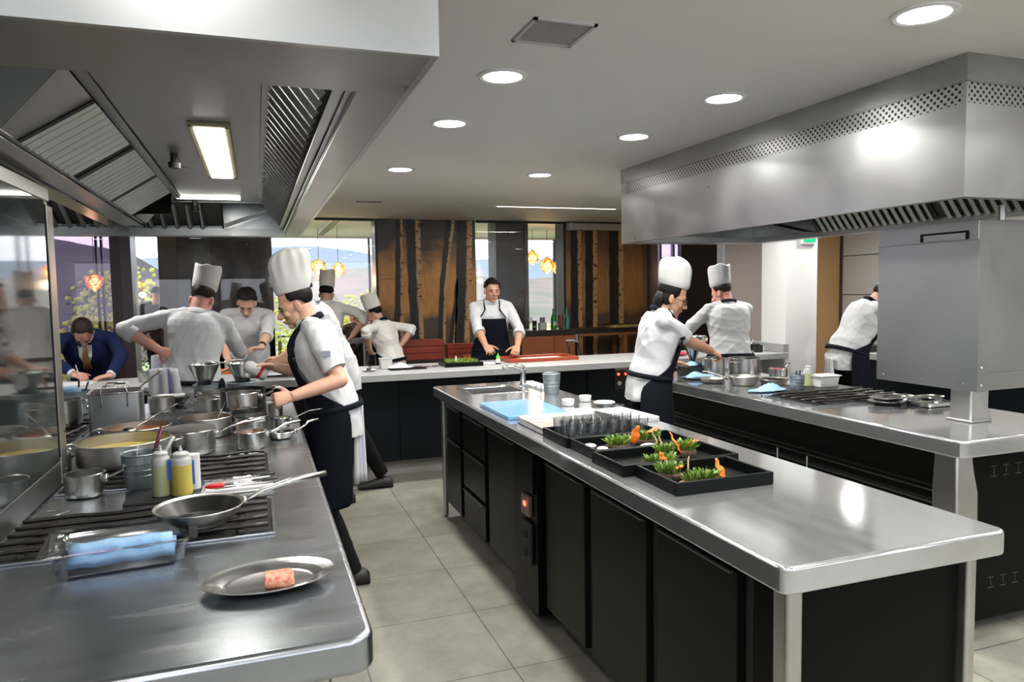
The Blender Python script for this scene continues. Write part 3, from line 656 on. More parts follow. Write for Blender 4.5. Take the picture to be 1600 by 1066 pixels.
# ---- right hood
M['dimglow'] = mat('dim_tube_glow', (1, 1, 1), .5, emis=(1, .97, .9), emis_s=.45)
HR = thing('extractor_hood', 'long stainless hood with a perforated band over the right cooking island', 'extractor hood', (2.81, 2.25, 1.91))
H = CEIL-1.91
s = B(); W_, D_ = 1.27, 3.01
s.box(0, .012, .0, D_, 0, .385); s.box(.012, W_, 0, .012, 0, .385); s.box(W_-.012, W_, .012, D_, 0, .385); s.box(.012, W_-.012, D_-.012, D_, 0, .385)
s.build('outer_shell', M['hood'], HR)
s = B(); s.box(-.004, .008, -.004, D_, .478, H-.001); s.box(.008, W_, -.004, .008, .478, H-.001); s.box(W_-.012, W_, .008, D_, .478, H-.001); s.box(.008, W_-.012, D_-.012, D_, .478, H-.001)
s.build('upper_fascia', M['hood_in'], HR)
s = B(); s.box(.006, .012, .02, D_-.07, .388, .474); s.box(.02, W_, .006, .012, .388, .474); s.build('perforated_band', M['perf'], HR)
s = B(); s.box(.002, .014, .002, .02, .385, .478); s.box(.002, .014, D_-.07, D_, .385, .478)
for z in (.3835, .4745): s.box(.001, .012, .002, D_-.002, z, z+.004); s.box(.012, W_, .001, .012, z, z+.004)
s.build('band_frame', M['hood'], HR)
s = B(); s.box(.012, .06, .012, D_-.012, .001, .006); s.box(.06, W_-.012, .012, .06, .001, .006); s.box(W_-.10, W_-.012, .06, D_-.012, .001, .006); s.box(.06, W_-.10, D_-.20, D_-.012, .001, .006)
s.box(W_-.10, W_-.095, .06, D_-.2, .006, .045); s.box(.06, W_-.10, D_-.205, D_-.20, .006, .045); s.build('bottom_flange', M['hood_in'], HR)
baffle_bank(HR, (W_-.11, .035), (W_-.24, .20), .10, 1.1, 'y', .06); baffle_bank(HR, (W_-.11, .035), (W_-.24, .20), 1.12, 2.1, 'y', .06)
s = B(); strip(s, [(W_-.11, .035), (W_-.24, .2)], 2.12, 2.78); s.build('blank_plate', M['hood_in'], HR, solid=.003)
baffle_bank(HR, (.08, .03), (.20, .20), .10, 2.7, 'y', .06)
s = B(); s.box(.20, W_-.24, .06, D_-.2, .2, .204); s.build('roof_panel', M['hood_in'], HR)
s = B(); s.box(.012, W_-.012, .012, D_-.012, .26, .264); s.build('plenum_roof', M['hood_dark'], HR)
t = thing('hood_lamp', 'glowing tube lamp inside the far end of the right hood', 'lamp', (3.42, 4.45, 2.10)); B().box(-.08, .08, -.4, .4, -.012, .006).build('diffuser', M['dimglow'], t); B().box(-.09, .09, -.42, .42, -.004, .008).build('lamp_frame', M['hood_in'], t)
lamp('hood_tube_lamp', 'AREA', (3.42, 4.45, 2.085), .25, .14, (1, .97, .9), sy=.8)
t = thing('hood_lamp', 'glowing tube lamp inside the near half of the right hood', 'lamp', (3.40, 3.1, 2.10)); B().box(-.08, .08, -.4, .4, -.012, .006).build('diffuser', M['dimglow'], t); B().box(-.09, .09, -.42, .42, -.004, .008).build('lamp_frame', M['hood_in'], t)
lamp('hood_tube_lamp', 'AREA', (3.40, 3.1, 2.085), .25, .14, (1, .97, .9), sy=.8)

# ================================================================ worktops
TOP = .90
def slab(name, label, x0, x1, y0, y1, z0, z1, m, r=.035, bev=.012, cat='worktop', hole=None):
    b = B(); b.rbox(x0, x1, y0, y1, z0, z1, r, 6)
    o = b.build(name, m, bevel=bev, seg=4)
    if hole:
        q = B().rbox(*hole, z0-.02, z1+.02, .03, 5).build('cutter', m); q2 = o.modifiers.new('hole', 'BOOLEAN'); q2.object = q; q2.solver = 'EXACT'
        o.modifiers.move(len(o.modifiers)-1, 0)
        dg = bpy.context.evaluated_depsgraph_get(); me = bpy.data.meshes.new_from_object(o.evaluated_get(dg)); o.modifiers.clear(); o.data = me
        bpy.data.objects.remove(q, do_unlink=True)
    return tag(o, label, cat)
slab('cooking_worktop', 'large grey steel worktop of the left cooking island, crowded with pots', -1.75, .19, 1.345, 4.85, .825, TOP, M['top'], .045, .014)
slab('island_worktop', 'bright steel worktop of the centre island holding the black trays and sink', 1.12, 1.845, 1.32, 4.84, .832, TOP, M['top2'], .03, .012, hole=(1.27, 1.60, 4.33, 4.67))
slab('cooking_worktop', 'steel worktop of the right cooking island under the pale hood', 2.70, 3.565, 2.14, 4.86, .825, TOP, M['top2'], .05, .012)
o = slab('bar_worktop', 'long pale grey bar counter running across behind the islands', -3.4, 4.88, 5.715, 6.45, .842, TOP, M['stone'], .012, .006, 'bar')
o = tag(B().box(4.83, 4.90, 5.72, 6.45, TOP, TOP+.085).build('bar_end_upstand', M['stone'], bevel=.005), 'short raised pale block at the right end of the bar against the column', 'upstand')
o.location.x = -.02

# ---- left cooking island body
t = thing('cooking_island_base', 'black base of the left cooking island under its worktop', 'cabinet', (0, 0, 0))
B().box(-1.70, .10, 1.46, 4.78, .10, .824).build('body', M['black'], t); B().box(-1.6, 0, 1.55, 4.7, 0, .10).build('plinth', M['dark'], t)
for x in (-1.6, .04): B().box(x, x+.07, 1.39, 1.46, 0, .824).build('leg', M['post'], t, bevel=.015)
# ---- centre island: undercounter units
def door_panel(par, y0, y1, z0, z1, x=1.185, handle=True, name='door'):
    d = B().box(x, x+.03, y0+.006, y1-.03, z0, z1).build(name, M['blackdoor'], par, bevel=.003)
    B().box(x-.012, x-.001, y0+.02, y1-.05, z1-.006, z1).build('handle', mat_h, d)
    return d
mat_h = mat('door_edge_trim', (.18, .18, .18), .35, .7)
def unit(label, y0, y1, kind, cat='cabinet'):
    t = thing('undercounter_cabinet', label, cat, (0, 0, 0), 0, 'black cabinets under the centre island')
    B().box(1.215, 1.78, y0, y1, .10, .83 if kind != 'doortwo' else .69).build('carcass', M['black'], t)
    B().box(1.205, 1.216, y0, y0+.03, .10, .83).build('side_frame', M['rubber'], t, bevel=.003)
    if kind == 'door': door_panel(t, y0+.035, y1, .115, .785)
    if kind == 'drawers':
        for a, b in ((.115, .32), (.34, .56), (.58, .785)): door_panel(t, y0+.035, y1, a, b, name='drawer')
    B().box(1.30, 1.7, y0+.02, y1-.02, 0, .10).build('plinth', M['dark'], t)
    return t
unit('black cabinet with one door at the sink end of the centre island', 4.34, 4.78, 'doortwo')
t = bpy.data.objects['undercounter_cabinet']; door_panel(t, 4.375, 4.78, .115, .56); door_panel(t, 4.375, 4.78, .58, .785, name='drawer')
unit('black cabinet with three stacked drawers in the centre island', 3.82, 4.34, 'drawers')
unit('black cabinet door left of the control column', 3.31, 3.82, 'door')
unit('black cabinet door just right of the control column', 2.50, 2.98, 'door')
unit('wide black cabinet door in the middle of the centre island front', 2.02, 2.50, 'door')
unit('nearest wide black cabinet door of the centre island', 1.54, 2.02, 'door')
t = thing('control_column', 'black control column with a red lit display and two sockets in the centre island', 'control panel', (1.16, 2.985, 0))
B().box(0, .5, 0, .31, .06, .83).build('body', M['black'], t)
B().box(-.012, 0, .02, .17, .62, .80).build('upper_cover', M['black'], t, bevel=.004)
B().box(-.018, -.001, .06, .165, .505, .60).build('display_panel', mat('display_dark', (.15, .10, .08), .3), t, bevel=.003)
B().box(-.022, -.017, .10, .125, .55, .57).build('red_light', M['redled'], t)
sk = B().box(-.020, -.001, .05, .16, .28, .48).build('socket_box', M['rubber'], t, bevel=.006)
for z in (.335, .42): B().lathe([(.022, 0), (.022, .006), (.0, .006)], 16).xf(Matrix.Translation((-.02, .105, z)) @ Matrix.Rotation(-PI/2, 4, 'Y')).build('socket', M['dark'], sk)
t = thing('island_end_panel', 'black end panel between steel posts at the near end of the centre island', 'panel', (0, 0, 0))
B().box(1.20, 1.76, 1.40, 1.53, .05, .83).build('panel', M['black'], t)
B().box(1.165, 1.215, 1.36, 1.42, 0, .832).build('leg', M['post'], t, bevel=.014, seg=3)
B().box(1.765, 1.80, 1.37, 1.42, 0, .832).build('leg', M['post'], t, bevel=.012, seg=3)
B().box(1.165, 1.20, 4.76, 4.80, 0, .832).build('leg', M['post'], t, bevel=.012, seg=3)
tag(B().tube([(1.25, 3.42, .12), (1.235, 3.40, .085), (1.245, 3.385, .05), (1.235, 3.36, .02)], [.012, .03, .022, .01], 8, flat=.35).build('cloth_scrap', M['bluecloth'], smooth=0), 'small blue cloth hanging below a door near the control column', 'cloth')
# ---- right cooking island
t = thing('cooking_island_base', 'black base with service rails and steel corner post under the right island', 'cabinet', (0, 0, 0))
B().box(2.98, 3.50, 2.27, 4.80, .06, .824).build('body', M['dark'], t)
B().box(2.86, 3.50, 2.24, 2.27, .06, .824).build('end_panel', M['black'], t, bevel=.003)
f = B()
for k in range(5):
    for z in (.70, .20):
        x = 3.0+k*.075
        f.box(x, x+.035, 2.237, 2.241, z, z+.004); f.box(x, x+.035, 2.237, 2.241, z+.045, z+.049); f.box(x+.015, x+.019, 2.237, 2.241, z+.01, z+.04)
f.build('vent_louvres', mat('louvre', (.03, .032, .032), .5), t)
for z, x, r in ((.61, 2.95, .008), (.585, 2.94, .005), (.52, 2.96, .008)): B().tube([(x, 2.30, z), (x, 4.75, z)], r, 8).build('service_rail', M['rubber'], t, smooth=30)
for y in (3.3, 3.55): B().tube([(2.95, y, .50), (2.95, y, .57)], .004, 6).build('rail_peg', M['lightgrey'], t)
B().box(2.90, 3.0, 2.28, 4.75, .06, .48).build('drawer_bank', M['black'], t, bevel=.004)
B().box(2.95, 3.45, 2.36, 4.7, 0, .06).build('plinth', M['post'], t)
rings = []
for z, x0, x1, y0, y1 in ((.826, 2.735, 2.83, 2.19, 2.30), (.76, 2.73, 2.835, 2.185, 2.30), (.66, 2.725, 2.855, 2.18, 2.30), (.50, 2.73, 2.86, 2.18, 2.30), (.30, 2.74, 2.86, 2.18, 2.3), (0, 2.75, 2.85, 2.19, 2.3)):
    rings.append([(x0, y0, z), (x1, y0, z), (x1, y1, z), (x0, y1, z)])
B().loft([[Vector(p) for p in r] for r in rings]).build('corner_post', M['post'], t, bevel=.012, seg=3)
# ---- bar front
t = thing('bar_unit', 'black panelled front of the long bar with a grey plinth', 'bar', (0, 0, 0))
B().box(-3.3, 4.6, 6.0, 6.42, .13, .841).build('body', M['navypanel'], t); B().box(-3.3, 4.6, 6.06, 6.42, 0, .13).build('plinth', mat('plinth_grey', (.25, .24, .22), .5, col2=(.3, .29, .27), noise_scale=4), t)
for k in range(9): B().box(-3.25+k*.87, -2.40+k*.87, 5.985, 5.999, .14, .80).build('panel', M['navypanel'], t, bevel=.003)
B().box(4.62, 4.75, 5.95, 6.4, 0, .84).build('end_support', M['stone'], t)
t = thing('appliance_control_box', 'black control box with two red lights and a steel knob on the bar front', 'control panel', (3.19, 5.975, .71))
B().box(-.075, .075, 0, .02, -.10, .10).build('box', M['rubber'], t, bevel=.004); B().box(-.075, .07, -.006, 0, .085, .10).build('top_trim', M['lightgrey'], t)
for x in (-.04, .035):
    B().ell((x, -.006, .045), (.012, 0, 0), (0, .008, 0), (0, 0, .012), 10, 6).build('red_light', M['redled'], t)
B().lathe([(.02, 0), (.02, .012), (0, .014)], 16).xf(Matrix.Translation((-.03, 0, -.04)) @ Matrix.Rotation(PI/2, 4, 'X')).build('knob', M['lightgrey'], t)
B().lathe([(.02, 0), (.02, .012), (0, .014)], 16).xf(Matrix.Translation((.035, 0, -.04)) @ Matrix.Rotation(PI/2, 4, 'X')).build('knob', M['rubber'], t)

# ================================================================ steel boxes standing on the cooking islands
t = thing('heated_pass_box', 'polished dark steel pass box on the left island reflecting a chef', 'oven', (0, 0, 0))
B().box(-1.2, -.69, 1.36, 3.0, .945, 1.925).build('body', M['box_steel'], t)
f = B(); f.box(-.69, -.66, 1.36, 3.0, .905, .985); f.build('lower_rail', M['box_steel'], t, bevel=.003)
f = B(); f.box(-.69, -.66, 1.36, 2.84, .985, 1.92); f.build('front_panel', M['boxglass'], t, bevel=.002)
B().box(-.662, -.655, 1.36, 2.88, 1.88, 1.92).build('top_rail', M['hood'], t)
B().box(-.685, -.658, 2.840, 2.852, 1.00, 1.865).build('black_gasket', M['dark'], t)
f = B(); f.box(-.69, -.656, 2.853, 2.93, .905, 1.865); f.build('door_frame', M['post'], t, bevel=.004)
f = B(); f.box(-.69, -.662, 2.84, 2.88, 1.866, 1.92); f.build('frame_top', M['box_steel'], t)
f = B()
for z in (.945, 1.08): f.ell((-.655, 2.905, z), (.003, 0, 0), (0, .006, 0), (0, 0, .006), 8, 5)
f.build('rivets', M['chrome'], t)
t = thing('gantry_cabinet', 'grey steel cabinet raised on a post on the right cooking island', 'cabinet', (0, 0, 0))
B().box(3.095, 3.62, 2.40, 2.95, 1.05, 1.835).build('body', M['box_steel'], t, bevel=.003)
B().box(3.05, 3.09, 2.36, 2.915, 1.055, 1.742).build('side_plate', M['box_steel'], t, bevel=.003)
B().box(3.05, 3.105, 2.352, 2.360, 1.055, 1.742).build('side_plate_return', M['box_steel'], t)
B().box(3.11, 3.62, 2.37, 2.399, 1.055, 1.13).build('lower_rail', M['box_steel'], t, bevel=.003)
B().box(3.088, 3.094, 2.45, 2.70, 1.75, 1.79).build('slot', M['dark'], t); B().box(3.086, 3.088, 2.46, 2.68, 1.75, 1.78).build('slot_glass', M['lightgrey'], t)
f = B()
for y, z in ((2.42, 1.085), (2.64, 1.085), (2.87, 1.085)): f.ell((3.049, y, z), (.003, 0, 0), (0, .005, 0), (0, 0, .005), 8, 5)
for x, z in ((3.075, 1.085), (3.075, 1.165)): f.ell((x, 2.351, z), (.005, 0, 0), (0, .003, 0), (0, 0, .005), 8, 5)
f.build('rivets', M['chrome'], t)
B().box(3.10, 3.22, 2.42, 2.53, TOP, 1.055).build('post', M['post'], t, bevel=.012, seg=3)
B().box(3.09, 3.23, 2.41, 2.54, TOP, TOP+.012).build('post_base', M['post'], t, bevel=.005)
B().tube([(3.5, 2.6, 1.83), (3.5, 2.6, 1.93)], .02, 12).build('support_tube', M['post'], t)
# ================================================================ small things
T0 = TOP+.0005
def grate(label, x0, x1, y0, y1, nb=5, cross=(.12, .5, .88), wavy=.006):
    t = thing('gas_hob_grate', label, 'hob grate', (0, 0, TOP), 0)
    B().box(x0, x1, y0, y1, -.0, .004).build('burner_well', M['dark'], t)
    f = B()
    for a in ((x0-.008, x1+.008, y0-.008, y0), (x0-.008, x1+.008, y1, y1+.008), (x0-.008, x0, y0, y1), (x1, x1+.008, y0, y1)): f.box(*a, 0, .007)
    f.build('rim', M['top'], t, bevel=.002)
    for k in range(nb):
        y = y0+(y1-y0)*(k+.5)/nb; N = 14
        B().tube([(x0+.01+(x1-x0-.02)*i/N, y+wavy*math.sin(i*1.3+k), .019+.002*math.sin(i*1.1)) for i in range(N+1)], .0065, 6, flat=1.0).build('bar', M['castiron'], t, smooth=0)
    for c in cross:
        x = x0+(x1-x0)*c
        B().box(x-.008, x+.008, y0+.015, y1-.015, .004, .015).build('cross_bar', M['castiron'], t, bevel=.003)
    for c in (.3, .72):
        B().lathe([(.045, 0), (.045, .008), (.03, .012), (0, .012)], 20, c=(x0+(x1-x0)*c, (y0+y1)/2, .004)).build('burner', M['castiron'], t, smooth=40)
    return t
grate('nearest black gas hob grate, under the frying pan on the left island', -.655, .018, 2.035, 2.39)
grate('gas hob grate beyond the tong tray on the left island', -.64, .018, 2.70, 3.09)
grate('gas hob grate at far left behind the low round pan', -1.35, -.72, 2.95, 3.35)
grate('far gas hob grate under the pot with yellow stains', -1.35, -.80, 3.72, 4.25)
grate('gas hob grate on the right island beside the black slate', 2.80, 3.49, 3.07, 3.47)
tag(B().rbox(-.645, .03, 2.402, 2.425, TOP, TOP+.003, .008).build('steel_trim_bar', M['chrome']), 'thin bright steel strip behind the nearest hob grate', 'trim')
tag(B().rbox(2.80, 3.45, 3.492, 3.53, TOP, TOP+.006, .01).build('steel_trim_bar', M['chrome']), 'bright steel strip behind the hob grate of the right island', 'trim')

def pan(label, x, y, r, h, z=T0, m='pot', handle=None, hl=.17, hz=.75, liquid=None, lq=.75, loops=0, name='saucepan', flare=1.0, tilt=None, group=None, hr=.006, wall=.004, lip=.004, rot=0, cat='pot', hm='pot', base_r=.0, inner=None):
    """handle: compass angle in degrees of a long handle; loops: angle of two loop handles"""
    t = thing(name, label, cat, (x, y, z), rot, group)
    rb = r/flare; pr = [(rb-.010, 0), (rb-.002, .004), (rb, .010)]
    k = 6
    for i in range(1, k+1): pr.append((rb+(r-rb)*(i/k)**(.8), .010+(h-.010)*i/k))
    pr += [(r+lip, h+.001), (r+lip*.6, h+.003), (r-wall, h)]
    for i in range(k, 0, -1): pr.append((rb+(r-rb)*(i/k)**.8-wall, .010+(h-.010)*i/k))
    pr += [(rb-wall-.004, .007), (.0005, .006)]
    B().lathe([(.0005, 0)]+pr, 40, cap=False).build('pan_body', M[m], t, smooth=35)
    if inner: B().lathe([(.0005, .0075), (rb-wall-.005, .008), (r-wall-.0015, h-.003), (r-wall-.0025, h-.003), (rb-wall-.007, .009), (.0005, .0085)], 40, cap=False).build('coating', M[inner], t, smooth=35)
    if liquid: B().lathe([(.0005, h*lq), (rb+(r-rb)*lq-wall-.0005, h*lq), (rb+(r-rb)*lq-wall-.0005, h*lq-.004)], 32, cap=False).build('contents', M[liquid], t, smooth=30)
    if handle is not None:
        a = R_(handle-rot); c, s_ = math.cos(a), math.sin(a); z0 = h*hz
        P = lambda d, zz: (c*d, s_*d, zz)
        B().tube([P(r*.985, z0), P(r+.03, z0+.008), P(r+.06, z0+.022), P(r+hl*.6, z0+.036), P(r+hl, z0+.040)], [hr*1.0, hr, hr*1.1, hr*1.5, hr*1.3], 8, flat=.8, up=(0, 0, 1)).build('handle', M[hm], t, smooth=0)
        B().ell(P(r+.006, z0), (.010, 0, 0), (0, .016, 0), (0, 0, .014), 10, 6).build('handle_bracket', M[hm], t, smooth=0)
    if loops is not None and loops is not False and loops != 0:
        for a in (R_(loops-rot), R_(loops-rot+180)):
            c, s_ = math.cos(a), math.sin(a); z0 = h*.78; tg = (-s_, c)
            pts = [(c*(r)+tg[0]*u, s_*(r)+tg[1]*u, z0) if abs(u) > .036 else (c*(r+d)+tg[0]*u, s_*(r+d)+tg[1]*u, z0+.008) for u, d in ((-.038, 0), (-.034, .025), (-.018, .038), (.018, .038), (.034, .025), (.038, 0))]
            B().tube(pts, .0045, 8).build('loop_handle', M[hm], t, smooth=0)
    return t
def ladle(label, p0, p1, p2=None, r=.0035, bowl=.03, m='pot', name='ladle', zb=None):
    t = thing(name, label, 'ladle', p0)
    d = Vector(p1)-Vector(p0); P = [Vector((0, 0, 0)), d*.5+Vector((0, 0, .004)), d]
    B().tube(P, [r*.8, r, r*1.4], 6, flat=.6).build('handle', M[m], t, smooth=0)
    B().ell((0, 0, 0), (bowl, 0, 0), (0, bowl, 0), (0, 0, bowl*.5), 14, 8).build('bowl', M[m], t, smooth=0)
    return t

# ---- left island
G = 'pots and pans on the left island'
pan('small empty steel saucepan in front of the wide low pan at far left', -.552, 2.67, .058, .074, handle=-8, hl=.10, rot=0)
pan('wide low steel pan of yellow soup beside the galvanised bucket', -.49, 3.03, .160, .085, z=TOP+.028, m='potdull', liquid='soup', lq=.55, loops=0.01, name='braising_pan')
pan('low steel pan with orange soup and a ladle, left of the covered pot', -.50, 3.42, .130, .085, z=TOP+.012, m='potdull', liquid='sauce', lq=.8, loops=170, name='braising_pan')
LP = pan('steel saucepan covered by a flat lid, right of the yellow squeeze bottle', -.285, 3.245, .103, .095, handle=8, hl=.20, m='pot')
B().lathe([(.0005, .102), (.09, .1015), (.104, .099), (.105, .1025), (.09, .105), (.0005, .107)], 40, cap=False).build('lid', M['potdull'], LP, smooth=30)
pan('small steel saucepan of brown sauce with its handle pointing right', -.045, 3.235, .062, .070, z=T0, handle=12, hl=.15, liquid='sauce', lq=.85)
pan('shallow steel frying pan with black inside resting behind the brown sauce', .08, 3.40, .062, .03, handle=20, hl=.12, inner='nonstick', name='frying_pan', m='pot', flare=1.2)
pan('steel saucepan behind the covered pot, handle pointing up right', -.245, 3.62, .115, .085, handle=50, hl=.13, liquid='sauce', lq=.3, m='potdull')
pan('steel saucepan with loop handle behind the brown sauce', -.04, 3.56, .078, .085, loops=-75, m='pot')
pan('little saucepan of pale green puree with a thin handle towards the chef', .095, 3.66, .036, .05, handle=5, hl=.16, hr=.003, liquid='greensauce', lq=.98)
HP = pan('shiny steel saucepan tilted in the nearest chef\'s hand', -.075, 3.70, .078, .075, z=1.005, handle=-12, hl=.10, hr=.007)
pan('large dark grey stock pot behind the held saucepan', -.085, 4.12, .115, .145, m='darkpot', name='stock_pot')
pan('small steel pot in front of the dark stock pot, dull', -.27, 4.27, .072, .085, m='potdull', name='small_pot')
pan('wider steel pot behind the small dull pot', -.24, 4.44, .095, .10, m='potdull', name='small_pot')
pan('small dull steel pot beyond the wire rack at left', -.52, 4.45, .066, .085, m='potdull', name='small_pot')
pan('black frying pan holding a folded white cloth at the far end', -.50, 4.66, .11, .055, m='nonstick', flare=1.5, name='frying_pan', handle=140, hl=.1, hm='nonstick')
tag(B().rbox(-.58, -.42, 4.60, 4.72, TOP+.058, TOP+.068, .03).build('folded_cloth', M['napkin'], bevel=.003), 'folded white cloth lying on the black frying pan', 'cloth')
pan('tall steel pot with yellow stains on the far left grate', -.93, 4.05, .098, .125, z=TOP+.026, m='pot', loops=225, name='stock_pot')
pan('grey bucket of tools behind the stained pot at far left', -.98, 4.58, .085, .13, m='galv', name='tool_bucket', flare=1.15, cat='bucket')
tag(B().tube([(-.93, 4.58, 1.00), (-.90, 4.57, 1.08)], .005, 6).build('kitchen_tool', M['blackh']), 'black tool handle sticking out of the grey bucket at far left', 'tool')
tag(B().tube([(-.96, 4.60, 1.00), (-.95, 4.59, 1.085)], .005, 6).build('kitchen_tool', M['blackh']), 'second black tool handle in the grey bucket at far left', 'tool')
tag(B().ell((-.99, 4.59, 1.03), (.05, 0, 0), (0, .04, 0), (0, 0, .03), 12, 8).build('blue_rag', M['bluecloth'], smooth=0), 'pale blue rag stuffed in the grey bucket at far left', 'cloth')
# rectangular stock container with two wire handles
t = thing('stock_container', 'tall square grey steel container with two wire handles', 'container', (-.665, 3.98, T0), 4)
b = B(); b.rbox(-.115, .115, -.10, .10, 0, .185, .025); o = b.build('container_body', M['box_steel'], t, bevel=.004)
b = B(); b.rbox(-.122, .122, -.107, .107, .185, .191, .03); b.build('rim', M['pot'], t, bevel=.002)
B().rbox(-.105, .105, -.09, .09, .1905, .192, .02).build('painted_dark_inside', M['dark'], t)  # flat black sheet on the closed top paints the shaded hollow
for yy in (-.112, .04): B().tube([(-.055, yy, .12), (-.055, yy, .20), (-.045, yy, .225), (.045, yy, .225), (.055, yy, .20), (.055, yy, .12)], .0035, 8).build('wire_handle', M['pot'], t, smooth=0)
tag(B().tube([(-.585, 4.02, 1.08), (-.54, 4.05, 1.12), (-.48, 4.10, 1.165)], [.006, .008, .010], 6, flat=.4).build('spatula', M['potdull']), 'flat steel handle leaning out of the square container', 'tool')
# wire racks
t = thing('wire_rack', 'steel wire cooling rack lying behind the covered pot', 'rack', (-.40, 3.98, TOP+.022), -12)
f = B(); f.tube([(-.17, -.22, 0), (.17, -.22, 0), (.17, .26, 0), (-.17, .26, 0)], .004, 6, loop=True); f.build('rim', M['pot'], t)
f = B()
for k in range(15): f.tube([(-.17, -.20+k*.032, .002), (.17, -.20+k*.032, .002)], .002, 4)
f.build('wires', M['pot'], t)
f = B()
for k in range(3): f.tube([(-.12+k*.12, -.22, -.003), (-.12+k*.12, .26, -.003)], .0025, 4)
for sx in (-.15, .15):
    for sy in (-.2, .24): f.tube([(sx, sy, 0), (sx, sy, -.021)], .003, 5)
f.build('cross_wires', M['pot'], t)
t = thing('wire_stand', 'low white wire stand under the far left pots', 'rack', (-.93, 3.70, TOP+.0045), 0)
for z in (.0, .05):
    B().tube([(-.3, -.12, z), (.12, -.12, z), (.16, .10, z), (-.3, .10, z)], .0035, 6, loop=True).build('wire', M['chrome'], t)
# bucket with utensils
def bucket(label, x, y, r, h, z=T0, m='galv', name='bucket'):
    t = thing(name, label, 'bucket', (x, y, z))
    rb = r*.84; pr = [(.0005, 0), (rb-.002, 0), (rb, .004), (rb+(r-rb)*.38, h*.38), (rb+(r-rb)*.38+.0022, h*.40), (rb+(r-rb)*.42, h*.42), (rb+(r-rb)*.55+.0022, h*.56), (rb+(r-rb)*.57, h*.58), (rb+(r-rb)*.7, h*.72), (rb+(r-rb)*.7+.0022, h*.74), (r-.001, h*.97), (r+.003, h), (r, h+.003), (r-.003, h), (rb-.002, .006), (.0005, .005)]
    B().lathe(pr, 36, cap=False).build('bucket_body', M[m], t, smooth=35); return t
bucket('galvanised bucket of utensils behind the squeeze bottles', -.388, 2.69, .060, .116, z=TOP+.0075)
tag(B().tube([(-.375, 2.73, .925), (-.35, 2.74, 1.02), (-.325, 2.75, 1.098)], [.007, .009, .010], 8, flat=.7).build('spatula', M['burg'], smooth=0), 'burgundy spatula handle leaning in the galvanised bucket', 'spatula')
tag(B().tube([(-.355, 2.70, .925), (-.325, 2.70, 1.0), (-.285, 2.70, 1.068)], [.006, .010, .013], 8, flat=.5).build('spoon', M['bottle'], smooth=0), 'translucent white plastic spoon handle in the galvanised bucket', 'spoon')
tag(B().tube([(-.41, 2.72, .925), (-.405, 2.73, 1.0), (-.40, 2.73, 1.05)], [.004, .009, .003], 6, flat=.3).build('palette_knife', M['pot'], smooth=0), 'steel palette knife standing in the galvanised bucket', 'knife')
tag(B().rbox(-.415, -.20, 2.47, 2.86, T0, TOP+.007, .006).build('slate_board', M['slate'], bevel=.0015), 'black slate board under the squeeze bottles on the left island', 'board')
tag(B().rbox(-.195, .0, 2.50, 2.64, T0, TOP+.004, .01).build('grey_mat', M['lightgrey'], bevel=.001), 'thin grey tray beside the slate under the tongs', 'mat')
def squeeze_bottle(label, x, y, r, h, fill, m, z, tag_blue=False, tilt=None):
    t = thing('squeeze_bottle', label, 'bottle', (x, y, z))
    B().lathe([(.0005, 0), (r-.003, 0), (r, .004), (r, h*.70), (r*.96, h*.74), (r*.70, h*.79), (r*.68, h*.80)], 28, cap=False).build('bottle_body', M['bottle'], t, smooth=35)
    if m: B().lathe([(.0005, .003), (r*1.004, .004), (r*1.004, h*fill), (.0005, h*fill)], 28, cap=False).build('contents', M[m], t, smooth=35)
    B().lathe([(r*.78, h*.79), (r*.80, h*.84), (r*.62, h*.87), (r*.20, h*.88), (r*.16, h*.93), (r*.07, h), (.0005, h)], 24, cap=False).build('nozzle_cap', M['bottle'], t, smooth=35)
    return t
squeeze_bottle('pale squeeze bottle standing left of the yellow one on the slate', -.310, 2.545, .0285, .165, .62, 'oilpale', TOP+.0075)
sb = squeeze_bottle('yellow squeeze bottle with pointed nozzle on the slate', -.249, 2.53, .0315, .160, .62, 'oil', TOP+.0075)
B().box(-.004, .004, -.001, .001, .055, .12).xf(Matrix.Translation((-.034, -.01, 0))).build('blue_label', M['label_blue'], sb)
t = thing('paper_label_roll', 'white roll with violet print standing behind the yellow bottle', 'roll', (-.222, 2.60, TOP+.0075)); B().lathe([(.0005, 0), (.024, 0), (.024, .115), (.0005, .115)], 20, cap=False).build('roll', M['napkin'], t, smooth=30)
B().box(-.008, .008, -.0255, -.0245, .02, .10).build('printed_mark', M['label_blue'], t)
# white tray with tongs
t = thing('tool_tray', 'shallow white tray holding tongs and spatulas near the nearest grate', 'tray', (-.075, 2.575, TOP+.004), 4)
B().rbox(-.11, .10, -.055, .055, 0, .004, .01).build('tray_base', M['china'], t); f = B(); f.tube([(-.11, -.055, .008), (.10, -.055, .008), (.10, .055, .008), (-.11, .055, .008)], .005, 6, loop=True); f.build('tray_rim', M['china'], t, smooth=0)
def tongs(label, p0, p1, red=False, z=TOP+.02):
    t = thing('tongs', label, 'tongs', (p0[0], p0[1], z)); d = Vector((p1[0]-p0[0], p1[1]-p0[1], 0)); n = Vector((-d.y, d.x, 0)).normalized()
    for s in (-1, 1):
        B().tube([d*.0+n*s*.004, d*.4+n*s*.008, d*.75+n*s*.007], [.004, .005, .005], 6, flat=.5).build('arm', M['chrome'], t, smooth=0)
    B().tube([d*.60, d*.64, d*.8, d*.96, d], [.004, .009, .0105, .010, .006], 8, flat=.8).build('grip', M['blackh'], t, smooth=0)
    if red: B().tube([d*-.08, d*.0, d*.14, d*.2], [.006, .011, .013, .008], 10, flat=.7).build('silicone_tip', M['redsil'], t, smooth=0)
    return t
tongs('steel tongs with red silicone tips and black grip on the white tray', (-.165, 2.545), (.045, 2.575), True)
tongs('steel tongs with black grip lying behind the red tipped tongs', (-.165, 2.625), (.04, 2.655))
